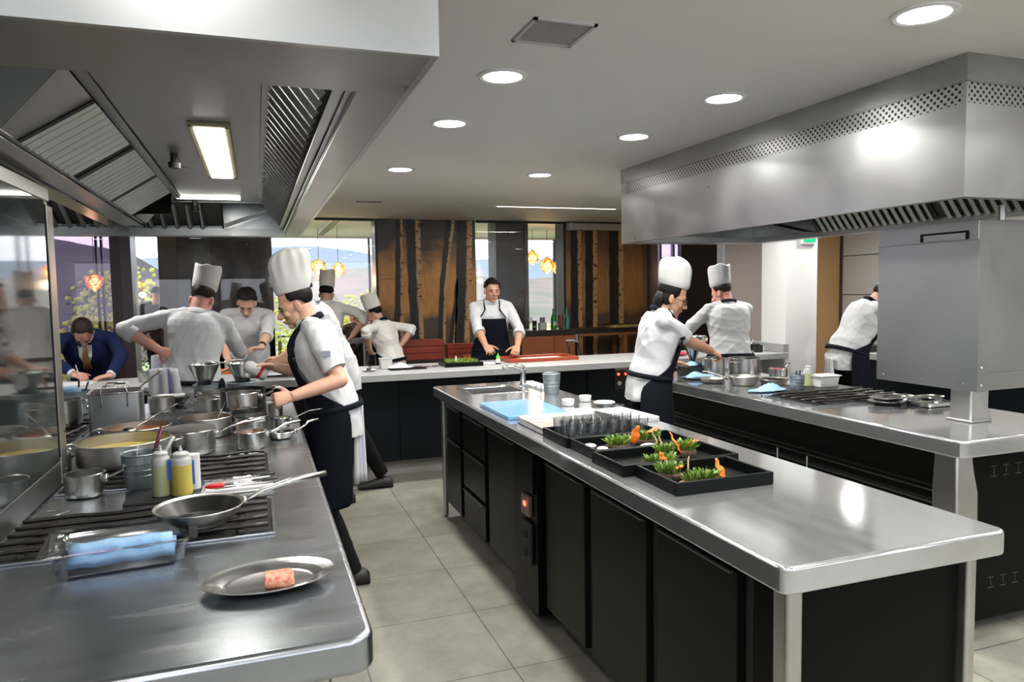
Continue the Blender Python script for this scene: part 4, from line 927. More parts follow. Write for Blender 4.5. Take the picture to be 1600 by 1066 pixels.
t = thing('spatula', 'steel spatula with black grip lying in front on the white tray', 'spatula', (-.15, 2.52, TOP+.016)); B().tube([(0, 0, 0), (.08, .01, .002), (.2, .03, .004)], [.008, .003, .004], 6, flat=.4).build('blade', M['pot'], t, smooth=0)
# frying pan on the near grate
fp = pan('black frying pan with long steel handle standing on the nearest grate', -.170, 2.135, .115, .046, z=TOP+.026, flare=1.32, m='potdull', inner='nonstick', handle=17, hl=.25, hz=.80, name='frying_pan', hr=.008, hm='pot', lip=.003)
# clear tub of blue cloths
t = thing('storage_tub', 'clear plastic tub holding folded blue cloths on the near left worktop', 'tub', (-.332, 1.965, T0), 5)
poly = lambda a, b, r_: [(x, y) for x, y in [((a-r_)*sx+r_*math.cos(R_(q)), (b-r_)*sy+r_*math.sin(R_(q))) for sx, sy, q0 in ((1, 1, 0), (-1, 1, 90), (-1, -1, 180), (1, -1, 270)) for q in (q0, q0+30, q0+60, q0+90)]]
rings = []
for a, b, z, r_ in ((.125, .072, 0, .02), (.135, .080, .004, .02), (.146, .090, .056, .022), (.150, .094, .060, .022), (.168, .112, .062, .02), (.168, .112, .064, .02), (.148, .092, .062, .022), (.144, .088, .056, .022), (.133, .078, .006, .02), (.12, .07, .004, .02)):
    rings.append([Vector((x, y, z)) for x, y in poly(a, b, r_)])
B().loft(rings).build('tub_body', M['clearplastic'], t, smooth=35)
rr = random.Random(3)
for k, (y, w_, dz) in enumerate(((-.035, .115, 0), (.03, .118, .0), (.0, .11, .02))):
    tt = B(); rows = []
    for j in range(9):
        u = -1+j/4; rows.append([Vector((u*w_, y+(.028)*math.cos(q), .020+dz+.014*math.sin(q)+.0025*math.sin(j*2+k))) for q in np.linspace(0, 2*PI, 13)[:-1]])
    o = tt.loft(rows).build('folded_cloth', M['bluecloth'], None, smooth=0); o.location = (-.332, 1.965, TOP+.003); o.rotation_euler = (0, 0, R_(5))
    tag(o, ('front folded blue cloth in the clear tub', 'rear folded blue cloth in the clear tub', 'top folded blue cloth in the clear tub')[k], 'cloth', 'blue cloths in the clear tub')
# oval platter with a piece of meat
t = thing('oval_platter', 'oval polished steel platter with one piece of meat', 'platter', (.004, 1.675, T0), 3)
n_ = 56; prof = [(.0005, .003), (.62, .003), (.70, .005), (.78, .013), (.84, .0145), (.86, .0165), (.95, .0185), (1.0, .021), (1.0, .0225), (.95, .0205), (.86, .0185), (.83, .0165), (.78, .0155), (.70, .0075), (.62, .0055), (.0005, .0055)]
B().loft([[Vector((.143*r*math.cos(2*PI*i/n_), .100*r*math.sin(2*PI*i/n_), z)) for i in range(n_)] for r, z in prof], cap=False).build('platter_body', M['platter'], t, smooth=60)
m_ = B(); rings = []
for z, s_ in ((0, .9), (.004, 1), (.018, 1), (.024, .92)):
    rings.append([Vector((x*s_+rr.uniform(-.0015, .0015), y*s_+rr.uniform(-.0015, .0015), z+rr.uniform(-.001, .001))) for x, y in poly(.031, .026, .006)])
m_.loft(rings); o = m_.build('meat_piece', M['meat'], None, smooth=40); o.location = (.024, 1.655, TOP+.0065); tag(o, 'small square of marbled red meat on the oval platter', 'meat')
# conical strainers in buckets
def strainer(label, x, y, z, r, h, hd):
    t = thing('conical_strainer', label, 'strainer', (x, y, z))
    B().lathe([(.004, 0), (r*.5, h*.5), (r, h), (r+.004, h+.002), (r-.002, h), (r*.49, h*.5), (.002, .004)], 30, cap=False).build('cone', M['pot'], t, smooth=40)
    B().tube([(r*math.cos(a), r*math.sin(a), h) for a in np.linspace(0, 2*PI, 25)[:-1]], .004, 6, loop=True).build('rim', M['pot'], t, smooth=0)
    a = R_(hd); B().tube([(r*math.cos(a), r*math.sin(a), h), (r*1.5*math.cos(a), r*1.5*math.sin(a), h+.012), (r*2.3*math.cos(a), r*2.3*math.sin(a), h+.016)], [.004, .006, .009], 6, flat=.6).build('handle', M['pot'], t, smooth=0)
    return t
bucket('pale grey bucket holding the left conical strainer', -.300, 4.60, .07, .125)
strainer('steel conical strainer standing in the left pale bucket, point down', -.305, 4.60, .945, .088, .20, 10)
bucket('pale grey bucket holding the right conical strainer', -.105, 4.68, .085, .12)
strainer('steel conical strainer standing in the right pale bucket, point down', -.095, 4.68, .93, .088, .205, 175)
# things near the far end
pan('small white pot behind the held saucepan on the worktop', .06, 4.15, .05, .055, m='china', name='white_pot')
pan('dark steel beaker beside the chef hand on the worktop', .075, 3.98, .036, .07, m='potdull', name='beaker')
t = thing('held_bottle', 'white plastic bottle with red stripe held by the nearest chef', 'bottle', (.0, 4.10, 1.135)); t.rotation_euler = (0, R_(-58), R_(10))
B().lathe([(.0005, -.045), (.032, -.042), (.034, -.03), (.034, .06), (.026, .075), (.015, .085), (.0005, .086)], 26, cap=False).build('bottle_body', M['plastic'], t, smooth=35)
B().lathe([(.0345, -.01), (.0348, -.01), (.0348, .006), (.0345, .006)], 26, cap=False).build('red_stripe', M['redsil'], t, smooth=35)
tag(B().tube([(-.60, 2.42, .906), (-.575, 2.44, .908), (-.56, 2.475, .906), (-.585, 2.50, .905), (-.62, 2.495, .905)], .0015, 5).build('wire_loop', M['chrome']), 'thin bright wire loop on the worktop beside the pass box', 'wire')
ladle('steel ladle resting across the orange soup pan', (-.52, 3.34, .992), (-.36, 3.62, 1.055))
ladle('steel spoon standing in the steel saucepan behind the covered pot', (-.20, 3.64, .955), (-.155, 3.70, 1.04), bowl=.015)
ladle('flat steel lid handle leaning behind the square container', (-.86, 4.45, .955), (-.74, 4.55, 1.06), bowl=.04)
t = thing('sieve', 'shallow steel sieve leaning at the left of the square container', 'sieve', (-.80, 4.40, .94)); t.rotation_euler = (R_(55), 0, R_(20)); B().lathe([(.06, 0), (.062, .004), (.055, -.012), (.0005, -.022)], 28, cap=False).build('mesh_bowl', M['potdull'], t, smooth=40)
for (x, y) in ((-.16, 3.05),): tag(B().tube([(x, y, T0+.004), (x+.07, y+.05, T0+.006), (x+.15, y+.11, T0+.006)], [.004, .004, .006], 6, flat=.5).build('spoon', M['pot'], smooth=0), 'steel spoon lying in front of the brown sauce pan', 'spoon')

# ---- centre island: sink, tap
t = thing('sink', 'steel sink basin let into the far end of the centre island', 'sink', (0, 0, 0))
b = B(); x0, x1, y0, y1 = 1.272, 1.598, 4.332, 4.668
b.box(x0, x1, y0, y1, .70, .704); b.box(x0, x0+.004, y0, y1, .704, .893); b.box(x1-.004, x1, y0, y1, .704, .893); b.box(x0, x1, y0, y0+.004, .704, .893); b.box(x0, x1, y1-.004, y1, .704, .893)
b.build('basin', M['top2'], t, bevel=.002); f = B()
for a in ((x0-.03, x1+.03, y0-.03, y0), (x0-.03, x1+.03, y1, y1+.03), (x0-.03, x0, y0, y1), (x1, x1+.03, y0, y1)): f.box(*a, TOP+.0003, TOP+.003)
f.build('flange', M['pot'], t, bevel=.001); B().lathe([(.03, 0), (.03, .004), (.0005, .002)], 20, c=(1.43, 4.5, .704), cap=False).build('drain', M['chrome'], t)
t = thing('tap', 'chrome lever tap standing behind the sink with its spout to the left', 'tap', (1.66, 4.50, TOP), 0)
B().lathe([(.0005, 0), (.026, 0), (.026, .008), (.021, .012), (.020, .085), (.021, .12), (.0005, .125)], 24, cap=False).build('tap_body', M['chrome'], t, smooth=35)
B().tube([(.0, 0, .095), (-.02, .0, .125), (-.06, -.0, .142), (-.11, -.0, .148), (-.135, 0, .143), (-.138, 0, .128)], [.019, .018, .014, .012, .011, .010], 12, flat=.8).build('spout', M['chrome'], t, smooth=0)
B().tube([(.005, 0, .122), (.012, 0, .138), (-.02, 0, .155), (-.05, 0, .162)], [.018, .016, .010, .007], 10, flat=.5).build('lever', M['chrome'], t, smooth=0)
bucket('light grey bucket standing beside the sink on the centre island', 1.725, 4.16, .056, .125, m='galv')

t = thing('paper_pad', 'white paper block lying behind the tap', 'paper', (1.765, 4.53, T0), 0); B().rbox(-.05, .05, -.2, .2, 0, .012, .004).build('sheets', M['napkin'], t)
t = thing('glass_jar', 'small empty glass jar beside the sink', 'jar', (1.625, 4.13, T0)); B().lathe([(.0005, 0), (.018, 0), (.02, .003), (.02, .06), (.022, .062), (.018, .06), (.018, .005), (.0005, .004)], 20, cap=False).build('jar_body', M['glass'], t, smooth=35)
tag(B().rbox(1.165, 1.51, 3.38, 3.885, T0, TOP+.020, .012).build('chopping_board', M['blueboard'], bevel=.003), 'bright blue chopping board on the centre island', 'chopping board')
def bowl(label, x, y, r, h, m='china', name='bowl', fl=1.25, z=T0, cat='bowl'):
    t = thing(name, label, cat, (x, y, z)); rb = r/fl
    B().lathe([(.0005, 0), (rb*.9, 0), (rb, .003), (r*.97, h*.7), (r, h), (r*.985, h+.001), (r*.93, h*.7), (rb*.9, .006), (.0005, .005)], 28, cap=False).build('bowl_body', M[m], t, smooth=35); return t
bowl('white ramekin standing beside the blue board', 1.625, 3.68, .036, .036, fl=1.1)
bowl('white ramekin behind the white topped tin', 1.775, 3.775, .036, .034, fl=1.1)
t = thing('white_topped_tin', 'low steel tin heaped with white beside the white ramekins', 'tin', (1.80, 3.58, T0)); B().lathe([(.0005, 0), (.04, 0), (.058, .02), (.060, .022)], 28, cap=False).build('tin_body', M['pot'], t, smooth=35); B().lathe([(.060, .022), (.055, .026), (.0005, .028)], 28, cap=False).build('white_filling', M['china'], t, smooth=35)
bowl('small dark glass bowl right of the white topped tin', 1.80, 3.42, .035, .03, m='glass'); bowl('second small dark glass bowl nearest the napkin stack', 1.755, 3.46, .022, .022, m='glass')
# foil tray and napkins
t = thing('foil_tray', 'shiny foil covered baking tray between the blue board and the glasses', 'tray', (0, 0, T0)); rings = []
for a, z in ((.96, 0), (1.0, .004), (1.0, .026), (.985, .030), (.97, .026), (.95, .014), (.9, .013)):
    rings.append([Vector((1.40+x*a, 3.14+y*a, z)) for x, y in poly(.215, .185, .02)])
B().loft(rings).build('tray_body', M['alu'], t, smooth=35)
def napkins(label, x, y, rot, n, w_, d_, z=T0, grp=None):
    for k in range(n):
        o = B().rbox(-w_/2+rr.uniform(-.004, .004), w_/2, -d_/2, d_/2+rr.uniform(-.004, .004), 0, .0075, .006).build('napkin', M['napkin'], bevel=.002); o.location = (x, y, z+k*.0079); o.rotation_euler = (0, 0, R_(rot+rr.uniform(-3, 3)))
        tag(o, label % (('bottom', 'middle', 'top') if n == 3 else ('bottom', 'top'))[k], 'napkin', grp)
napkins('%s folded white napkin of the stack at the right edge of the centre island', 1.74, 3.22, 4, 3, .17, .34, grp='napkins stacked on the island edge')
napkins('%s white napkin of the pair behind the foil tray', 1.58, 3.42, -3, 2, .18, .14, grp='napkins behind the foil tray')
# black trays
def tray(label, x0, x1, y0, y1, h=.042):
    t = thing('black_tray', label, 'tray', (x0, y0, T0), 0, 'square black serving trays'); W, D = x1-x0, y1-y0; t_ = .012
    B().box(t_, W-t_, t_, D-t_, 0, .008).build('tray_base', M['traymat'], t)
    b = B(); b.box(0, W, 0, t_, 0, h); b.box(0, W, D-t_, D, 0, h); b.box(0, t_, t_, D-t_, 0, h); b.box(W-t_, W, t_, D-t_, 0, h); b.build('tray_rim', M['traymat'], t, bevel=.003); return t
tray('black tray full of small drinking glasses', 1.175, 1.62, 2.68, 2.945); tray('black tray with white pebbles and green salad behind the middle trays', 1.185, 1.64, 2.430, 2.675)
tray('black tray holding salad with orange crisps, third from the sink end', 1.165, 1.64, 2.180, 2.425); tray('nearest black tray with two salads and empty right half', 1.210, 1.578, 1.915, 2.172)
g0 = None
GL = lambda i, j: '%s small clear glass from the left in the %s row on the first black tray' % (('first', 'second', 'third', 'fourth', 'fifth', 'sixth', 'seventh', 'eighth', 'ninth')[i], ('front', 'middle', 'back')[j])
for j in range(3):
    for i in range(8):
        x, y = 1.225+i*.049, 2.735+j*.075+(.01 if i % 2 else 0)
        if g0 is None:
            g0 = thing('drinking_glass', GL(i, j), 'glass', (x, y, TOP+.0095), 0, 'small glasses on the black tray')
            B().lathe([(.0005, 0), (.016, 0), (.018, .003), (.0215, .082), (.0205, .082), (.0165, .012), (.0005, .010)], 18, cap=False).build('glass_body', M['glass'], g0, smooth=35)
        else: dup(g0, (x, y, TOP+.0095), label=GL(i, j))
def salad(label, x, y, w_, d_, z, seed, crisp=(), base='soil', bh=.02, cat='salad'):
    """a bark or cork base with a tuft of leaves, and orange crisps standing in it"""
    t = thing('plated_salad', label, cat, (x, y, z), 0, 'leafy bites in the black trays'); q = random.Random(seed)
    b = B(); rings = []
    for zz, s_ in ((0, .92), (.004, 1), (bh*.8, 1), (bh, .9)): rings.append([Vector((w_*s_*math.cos(a)*(1+.08*math.sin(a*5+seed)), d_*s_*math.sin(a)*(1+.07*math.cos(a*4+seed)), zz)) for a in np.linspace(0, 2*PI, 25)[:-1]])
    b.loft(rings).build('bark_base', M[base], t, smooth=40)
    for mm, cnt in (('leaf', 95), ('leaf2', 80)):
        b = B()
        for k in range(cnt):
            a = q.uniform(0, 2*PI); r = math.sqrt(q.random()); px_, py_ = w_*.75*r*math.cos(a), d_*.7*r*math.sin(a)
            tilt = q.uniform(.1, .8)*(.3+r); hh = q.uniform(.018, .044); wd = q.uniform(.0018, .0055); da = q.uniform(0, 2*PI)
            dirv = Vector((math.cos(a+q.uniform(-.8, .8))*tilt, math.sin(a)*tilt, 1)).normalized(); sv = Vector((math.cos(da), math.sin(da), 0)); c0 = Vector((px_, py_, bh-.003))
            p1 = c0+dirv*hh*.5+sv*.0; p2 = c0+dirv*hh+Vector((dirv.x, dirv.y, -.25))*hh*.25
            b.add([c0-sv*wd*.25, c0+sv*wd*.25, p1+sv*wd, p1-sv*wd, p2+sv*wd*.7, p2-sv*wd*.7, p2+Vector((dirv.x, dirv.y, 0))*wd], [(0, 1, 2, 3), (3, 2, 4, 5), (5, 4, 6)])
        b.build('leaves' if mm == 'leaf' else 'herb_sprigs', M[mm], t, smooth=0)
    for cx, cy, cz, rz, tl, ln, wd in crisp:
        ln *= 1.35; wd *= 1.35
        b = B(); rows = []
        for j in range(7):
            u = j/6; ww = wd*(.35+.65*math.sin(PI*min(1, .15+u*.95))); zz = u*ln
            rows.append([Vector((v*ww+.002*math.sin(j*3+v*5), .006*math.cos(v*2.2)*(1-u)+.004*math.sin(j*2), zz)) for v in (-1, -.5, 0, .5, 1)])
        o = b.loft(rows, cap=False, closed=False).build('orange_crisp', M['orange'], t, smooth=0, solid=.0012); o.location = (cx, cy, bh+cz); o.rotation_euler = (R_(tl), R_(rr.uniform(-20, 20)), R_(rz))
    return t
ZT = TOP+.0095
salad('green salad on dark bark at the left of the second tray, orange crisp leaning', 1.345, 2.555, .050, .040, ZT, 1, ((.058, -.01, .0, 20, 10, .055, .020),), 'bark')
salad('green salad with a flat orange crisp on top at the back of the second tray', 1.505, 2.60, .055, .035, ZT, 2, ((-.01, 0, .018, 80, 62, .05, .016), (.03, .01, .02, 130, 75, .04, .008)), 'bark')
salad('salad on a cork slice with a small upright orange crisp in the third tray', 1.345, 2.245, .075, .030, ZT, 3, ((.01, -.034, -.010, 5, -12, .045, .010),), 'soil', .012)
salad('salad on a dark round base at the right of the third tray, orange crisp leaning', 1.515, 2.345, .045, .040, ZT, 4, ((-.035, -.035, -.005, 40, -35, .065, .012), (.01, -.01, .02, 100, 80, .04, .007)), 'bark', .028)
salad('loose green salad in the middle of the third tray', 1.425, 2.345, .035, .035, ZT, 8, (), 'bark')
salad('salad on grey bark at the far left of the nearest tray, small orange flower', 1.29, 2.085, .045, .038, ZT, 5, ((.02, -.01, .012, 30, 60, .022, .010),), 'bark')
salad('salad on cork at the front of the nearest tray with a curled orange crisp', 1.355, 1.995, .078, .030, ZT, 6, ((.085, .0, -.004, 30, -28, .050, .017),), 'soil', .012)
p0 = None
for k, (x, y, s_, lb) in enumerate(((1.235, 2.59, .022, 'white oval pebble at the left end of the second tray'), (1.265, 2.535, .018, 'small white pebble in front of the left one in the second tray'), (1.44, 2.485, .026, 'flat white pebble in the middle of the second tray'), (1.47, 2.51, .016, 'small white pebble behind the flat one in the second tray'))):
    o = B().ell((0, 0, 0), (s_*1.3, 0, 0), (0, s_, 0), (0, 0, s_*.45), 16, 10).build('pebble', M['pebble'], smooth=0); o.location = (x, y, ZT+s_*.45+.004); tag(o, lb, 'pebble', 'white pebbles in the second tray')
for k, (x, y, z, dx) in enumerate(((1.475, 2.47, ZT+.02, -.02), (1.43, 2.36, ZT+.03, -.012), (1.345, 2.06, ZT+.02, .004))):
    b = B().tube([(0, 0, 0), (dx*.3, .0, .02), (dx, .003, .045), (dx*1.3, .0, .055)], [.0035, .0028, .0022, .001], 6); o = b.build('curled_sprig', mat('sprig_cream', (.62, .48, .30), .5) if k == 0 else bpy.data.materials['sprig_cream'], smooth=0); o.location = (x, y, z)
    tag(o, ('pale curled sprig standing at the back of the second tray', 'pale curled sprig standing in the third tray', 'pale curled sprig between the salads of the nearest tray')[k], 'sprig', 'pale sprigs in the trays')

# ---- right island
tag(B().rbox(3.045, 3.53, 3.50, 3.80, T0, TOP+.008, .01).build('slate_board', M['slate'], bevel=.002), 'black slate board under the bucket and white tub on the right island', 'board')
bucket('dark grey bucket of tools on the right island slate', 3.135, 3.60, .045, .092, z=TOP+.0085)
for k, (dx, lb) in enumerate(((-.005, 'left'), (.01, 'middle'), (.025, 'right'))):
    tag(B().tube([(3.13+dx, 3.60, .93), (3.14+dx*1.8, 3.60, 1.025)], [.003, .005], 6).build('kitchen_tool', M['blackh' if k < 2 else 'pot']), lb+' tool handle in the dark bucket of the right island', 'tool', 'tools in the dark bucket')
squeeze_bottle('pale yellow squeeze bottle behind the white tub on the right island', 3.30, 3.69, .027, .15, .55, 'oilpale', TOP+.0085)
t = thing('white_tub', 'white plastic tub of flour on the right island slate', 'tub', (3.385, 3.645, TOP+.0085), -4); rings = []
for a, z in ((.80, 0), (.84, .003), (.95, .055), (1.0, .068), (1.12, .069), (1.12, .072), (.97, .070), (.92, .055), (.8, .004)): rings.append([Vector((x*a, y*a, z)) for x, y in poly(.080, .060, .015)])
B().loft(rings).build('tub_body', M['china'], t, smooth=35); B().prism(poly(.068, .050, .012), .010, .035).build('flour', M['napkin'], t)
def draped(label, x, y, w_, d_, rot, seed, m='bluecloth', z=TOP+.006):
    q = random.Random(seed); n = 14; rows = []
    for j in range(n):
        row = []
        for i in range(n):
            u, v = i/(n-1)*2-1, j/(n-1)*2-1; d = max(abs(u), abs(v)); hh = .018+.014*math.sin(u*4+seed)+.010*math.cos(v*5+u*3); hh = max(.003, hh*(1-d**3)+.004*math.sin(u*9+v*7)); row.append(Vector((u*w_*(1+.15*math.sin(v*3+seed)), v*d_*(1+.2*math.cos(u*2.5)), hh)))
        rows.append(row)
    o = B().loft(rows, cap=False, closed=False).build('cloth', M[m], smooth=0, solid=.002); o.location = (x, y, z); o.rotation_euler = (0, 0, R_(rot)); return tag(o, label, 'cloth')
draped('pale blue cloth spread nearest the worktop edge of the right island', 2.965, 3.66, .13, .055, 5, 1); draped('blue cloth over a black dish at the far left end of the right island', 2.955, 4.38, .12, .06, 10, 3, z=TOP+.014)
draped('blue cloth behind the first, by the glasses-wearing chef\'s hand', 2.99, 4.60, .08, .04, 0, 5, z=TOP+.07)
pan('black dish under the blue cloth at the far left end of the right island', 2.955, 4.385, .12, .012, m='nonstick', name='dish', cat='dish'); pan('black oval casserole carrying the far blue cloth', 3.05, 4.60, .12, .065, m='nonstick', name='casserole', loops=170, hm='nonstick')
pan('dull gold steel pan with its handle towards the camera left', 3.02, 3.965, .098, .058, m='potdull', handle=150, hl=.17, flare=1.3, hr=.010, name='saute_pan')
pan('low flat steel pan behind the dull gold pan', 2.91, 4.15, .085, .03, m='potdull', flare=1.2, name='saute_pan')
pan('black frying pan left of the dark bucket on the right island', 3.225, 3.93, .105, .032, m='potdull', inner='nonstick', flare=1.3, name='frying_pan')
pan('tall shiny steel stock pot, largest on the right island', 3.335, 4.38, .108, .13, m='pot', name='stock_pot', loops=20); pan('steel stock pot left of the largest one on the right island', 3.115, 4.44, .080, .135, m='pot', name='stock_pot')
pan('small steel saucepan of dark red sauce on the right island', 3.49, 4.20, .062, .06, m='pot', liquid='redfood', lq=.9, handle=25, hl=.12)
strainer('conical strainer held upright over the far pots of the right island', 3.10, 4.68, .96, .10, .22, 180)
ladle('pale wooden spoon in the conical strainer of the right island', (3.12, 4.70, 1.00), (3.17, 4.74, 1.185), r=.007, bowl=.014, m='lightgrey', name='spoon')
def oval_steel(label, x, y, a, b, rot, z=T0, sx=1):
    t = thing('oval_platter', label, 'platter', (x, y, z), rot)
    B().loft([[Vector((a*r*math.cos(2*PI*i/40), b*r*math.sin(2*PI*i/40), zz)) for i in range(40)] for r, zz in prof], cap=False).build('platter_body', M['platter'], t, smooth=60); return t
oval_steel('lower oval steel platter of the pair beside the right hob grate', 3.21, 2.985, .115, .085, 0); oval_steel('upper oval steel platter stacked on the pair beside the right hob grate', 3.215, 2.99, .112, .082, 4, T0+.018)
oval_steel('oval steel platter with a black strip behind the stacked pair', 3.37, 3.07, .11, .08, 10); tag(B().rbox(3.33, 3.42, 3.05, 3.075, TOP+.023, TOP+.032, .004).build('black_clip', M['blackh']), 'black strip lying on the rear oval platter', 'clip')
t = thing('steel_tray', 'rectangular steel tray with paper in front of the post', 'tray', (3.385, 2.87, T0), 0); rings = []
for a, z in ((.95, 0), (1, .003), (1, .02), (.98, .023), (.96, .02), (.93, .008)): rings.append([Vector((x*a, y*a, z)) for x, y in poly(.10, .075, .012)])
B().loft(rings).build('tray_body', M['chrome'], t, smooth=35); o = oval_steel('small oval dish lying on the rectangular steel tray', 3.385, 2.88, .085, .06, 0, TOP+.024)

# ---- on the bar
t = thing('wooden_tray', 'large red-brown wooden tray lined with white paper on the bar', 'tray', (2.105, 6.07, T0), 0); W, D = .69, .36
B().box(.02, W-.02, .02, D-.02, 0, .010).build('tray_base', M['traywood'], t); b = B(); b.box(0, W, 0, .022, 0, .032); b.box(0, W, D-.022, D, 0, .032); b.box(0, .022, .022, D-.022, 0, .032); b.box(W-.022, W, .022, D-.022, 0, .032); b.build('tray_rim', M['traywood'], t, bevel=.004)
B().box(.20, W-.10, .05, D-.05, .010, .013).build('paper_liner', M['napkin'], t)
t = thing('grass_box', 'black box of green moss with orange crisps on the bar', 'planter', (1.50, 5.97, T0), 0); B().box(0, .34, 0, .26, 0, .035).build('box', M['traymat'], t, bevel=.003)
b = B()
for k in range(900):
    x, y = rr.uniform(.04, .30), rr.uniform(.03, .23); a = rr.uniform(0, 6.3); hh = rr.uniform(.012, .035); s_ = .0022; dx, dy = rr.uniform(-.012, .012), rr.uniform(-.012, .012)
    b.add([(x-s_*math.cos(a), y-s_*math.sin(a), .035), (x+s_*math.cos(a), y+s_*math.sin(a), .035), (x+dx, y+dy, .035+hh)], [(0, 1, 2)])
o = b.build('moss', M['leaf2'], t); o['kind'] = 'stuff'
b = B()
for k in range(5): b.tube([(.205+k*.008, .1, .05), (.19+k*.016, .1, .095)], .0035, 5, flat=.4)
b.build('orange_sticks', M['orange'], t); B().lathe([(.0005, .04), (.008, .04), (.007, .085), (.0005, .087)], 12, c=(.12, .1, 0), cap=False).build('white_stem', M['pebble'], t)
t = thing('dropper_bottle', 'small bottle with bright green cap on the bar before the smiling chef', 'bottle', (1.99, 6.02, T0)); B().lathe([(.0005, 0), (.02, 0), (.02, .045), (.012, .052), (.0005, .052)], 20, cap=False).build('bottle_body', M['china'], t, smooth=35); B().lathe([(.0165, .05), (.017, .06), (.014, .075), (.006, .082), (.005, .10), (.0005, .10)], 20, cap=False).build('green_cap', M['greencap'], t, smooth=35); B().lathe([(.0205, .003), (.0208, .003), (.0208, .016), (.0205, .016)], 20, cap=False).build('dark_band', M['blackh'], t)
tag(B().rbox(1.84, 1.965, 6.03, 6.13, T0, TOP+.014, .01).build('folded_cloth', M['napkin'], bevel=.004), 'folded pale cloth under the smiling chef\'s right hand', 'cloth')
t = thing('plastic_tub', 'translucent white square tub on the left part of the bar', 'tub', (1.02, 6.14, T0), 0); rings = []
for a, z in ((.85, 0), (.9, .003), (1, .085), (1.06, .088), (1.06, .091), (.97, .09), (.85, .006)): rings.append([Vector((x*a, y*a, z)) for x, y in poly(.052, .05, .012)])
B().loft(rings).build('tub_body', M['plastic'], t, smooth=35)
t = thing('paper_tray', 'white crumpled papers on a dark tray right of the plastic tub', 'tray', (1.17, 6.05, T0), 0); B().rbox(-.14, .17, -.09, .09, 0, .008, .01).build('tray_base', M['traymat'], t)
o = draped('crumpled white paper on the dark tray on the bar', 1.13, 6.06, .10, .06, 3, 8, 'napkin', TOP+.012); o['category'] = 'paper'
t = thing('small_dish', 'white dish with dark bits left of the plastic tub on the bar', 'dish', (.86, 6.02, T0)); B().lathe([(.0005, 0), (.035, 0), (.06, .012), (.062, .013), (.04, .006), (.0005, .005)], 24, cap=False).build('dish_body', M['china'], t, smooth=35); B().ell((0, .01, .015), (.02, 0, 0), (0, .015, 0), (0, 0, .012)).build('dark_bits', M['blackh'], t)
tag(B().tube([(.88, 6.03, .925), (.85, 6.06, .955)], [.003, .006], 6).build('teaspoon', M['blackh']), 'dark teaspoon leaning in the white dish', 'spoon')
tag(B().ell((.55, 6.0, TOP+.018), (.05, 0, 0), (0, .035, 0), (0, 0, .017)).build('red_morsel', M['redfood'], smooth=0), 'dark red piece of food on the bar beside the bent chef', 'food')
for k, (x, lb) in enumerate(((1.36, 'left'), (1.43, 'right'))):
    t = thing('kitchen_tool', lb+' tool with dark handle lying left of the moss box', 'tool', (x, 6.05, TOP+.008), 20-50*k); B().tube([(-.07, 0, 0), (0, 0, .004), (.03, 0, .003)], [.004, .009, .007], 6, flat=.6).build('handle', M['burg' if k == 0 else 'blackh'], t, smooth=0); B().tube([(.03, 0, .003), (.11, .01, .0)], [.004, .006], 6, flat=.3).build('blade', M['pot'], t, smooth=0)
def crate(label, x, y, w_, h, z, cat='crate', rot=0):
    t = thing('slatted_crate', label, cat, (x, y, z), rot)
    for k in range(3): B().box(0, w_, -.01+k*.004, .012+k*.004, k*h/3+.002, (k+1)*h/3-.004).build('slat', M['redwood'], t, bevel=.003)
    B().box(.0, w_, .03, .20, 0, h*.96).build('crate_body', M['redwood'], t)
    return t
crate('large red wooden slatted crate behind the bar before the birch mural', 1.44, 7.6, .46, .22, .82); crate('smaller red wooden crate behind the smiling chef, right of the large one', 1.94, 7.6, .36, .16, .82)
t = thing('back_counter', 'dark low counter behind the bar carrying the red crates', 'counter', (1.43, 7.56, 0)); B().box(0, 1.02, 0, .36, .76, .82).build('counter_top', M['darkwood'], t, bevel=.004); B().box(.03, .98, .03, .33, 0, .76).build('counter_body', M['navypanel'], t)
t = thing('small_saucepan', 'small steel saucepan at the left end of the bar', 'pot', (-.812, 6.10, T0)); B().lathe([(.0005, 0), (.054, 0), (.058, .004), (.058, .075), (.062, .077), (.055, .076), (.053, .006), (.0005, .005)], 30, cap=False).build('pan_body', M['pot'], t, smooth=35); B().tube([(.055, 0, .068), (.12, .02, .075)], .004, 6).build('handle', M['pot'], t)
tag(B().rbox(-1.46, -1.18, 6.08, 6.36, T0, TOP+.002, .004).build('paper_sheet', M['napkin']), 'white paper the suited man is writing on', 'paper')
tag(B().rbox(-1.02, -.95, 6.02, 6.07, T0, TOP+.006, .004).build('small_black_object', M['blackh']), 'small flat black object on the bar right of the paper', 'object')
t = thing('serving_tray', 'dark tray with white paper on the bar under the wristwatch hand', 'tray', (.07, 6.02, T0)); B().rbox(-.13, .2, -.1, .1, 0, .014, .01).build('tray_base', M['rubber'], t, bevel=.003); B().rbox(-.08, .15, -.06, .07, .014, .017, .01).build('paper', M['napkin'], t)
t = thing('orange_box', 'orange and white box seen between the two strainers', 'box', (-.27, 6.0, T0)); B().box(-.09, .09, -.06, .06, 0, .04).build('white_base', M['napkin'], t); B().box(-.085, .085, -.055, .055, .04, .075).build('orange_lid', mat('orange_lid', (.55, .14, .03), .4), t, bevel=.005)
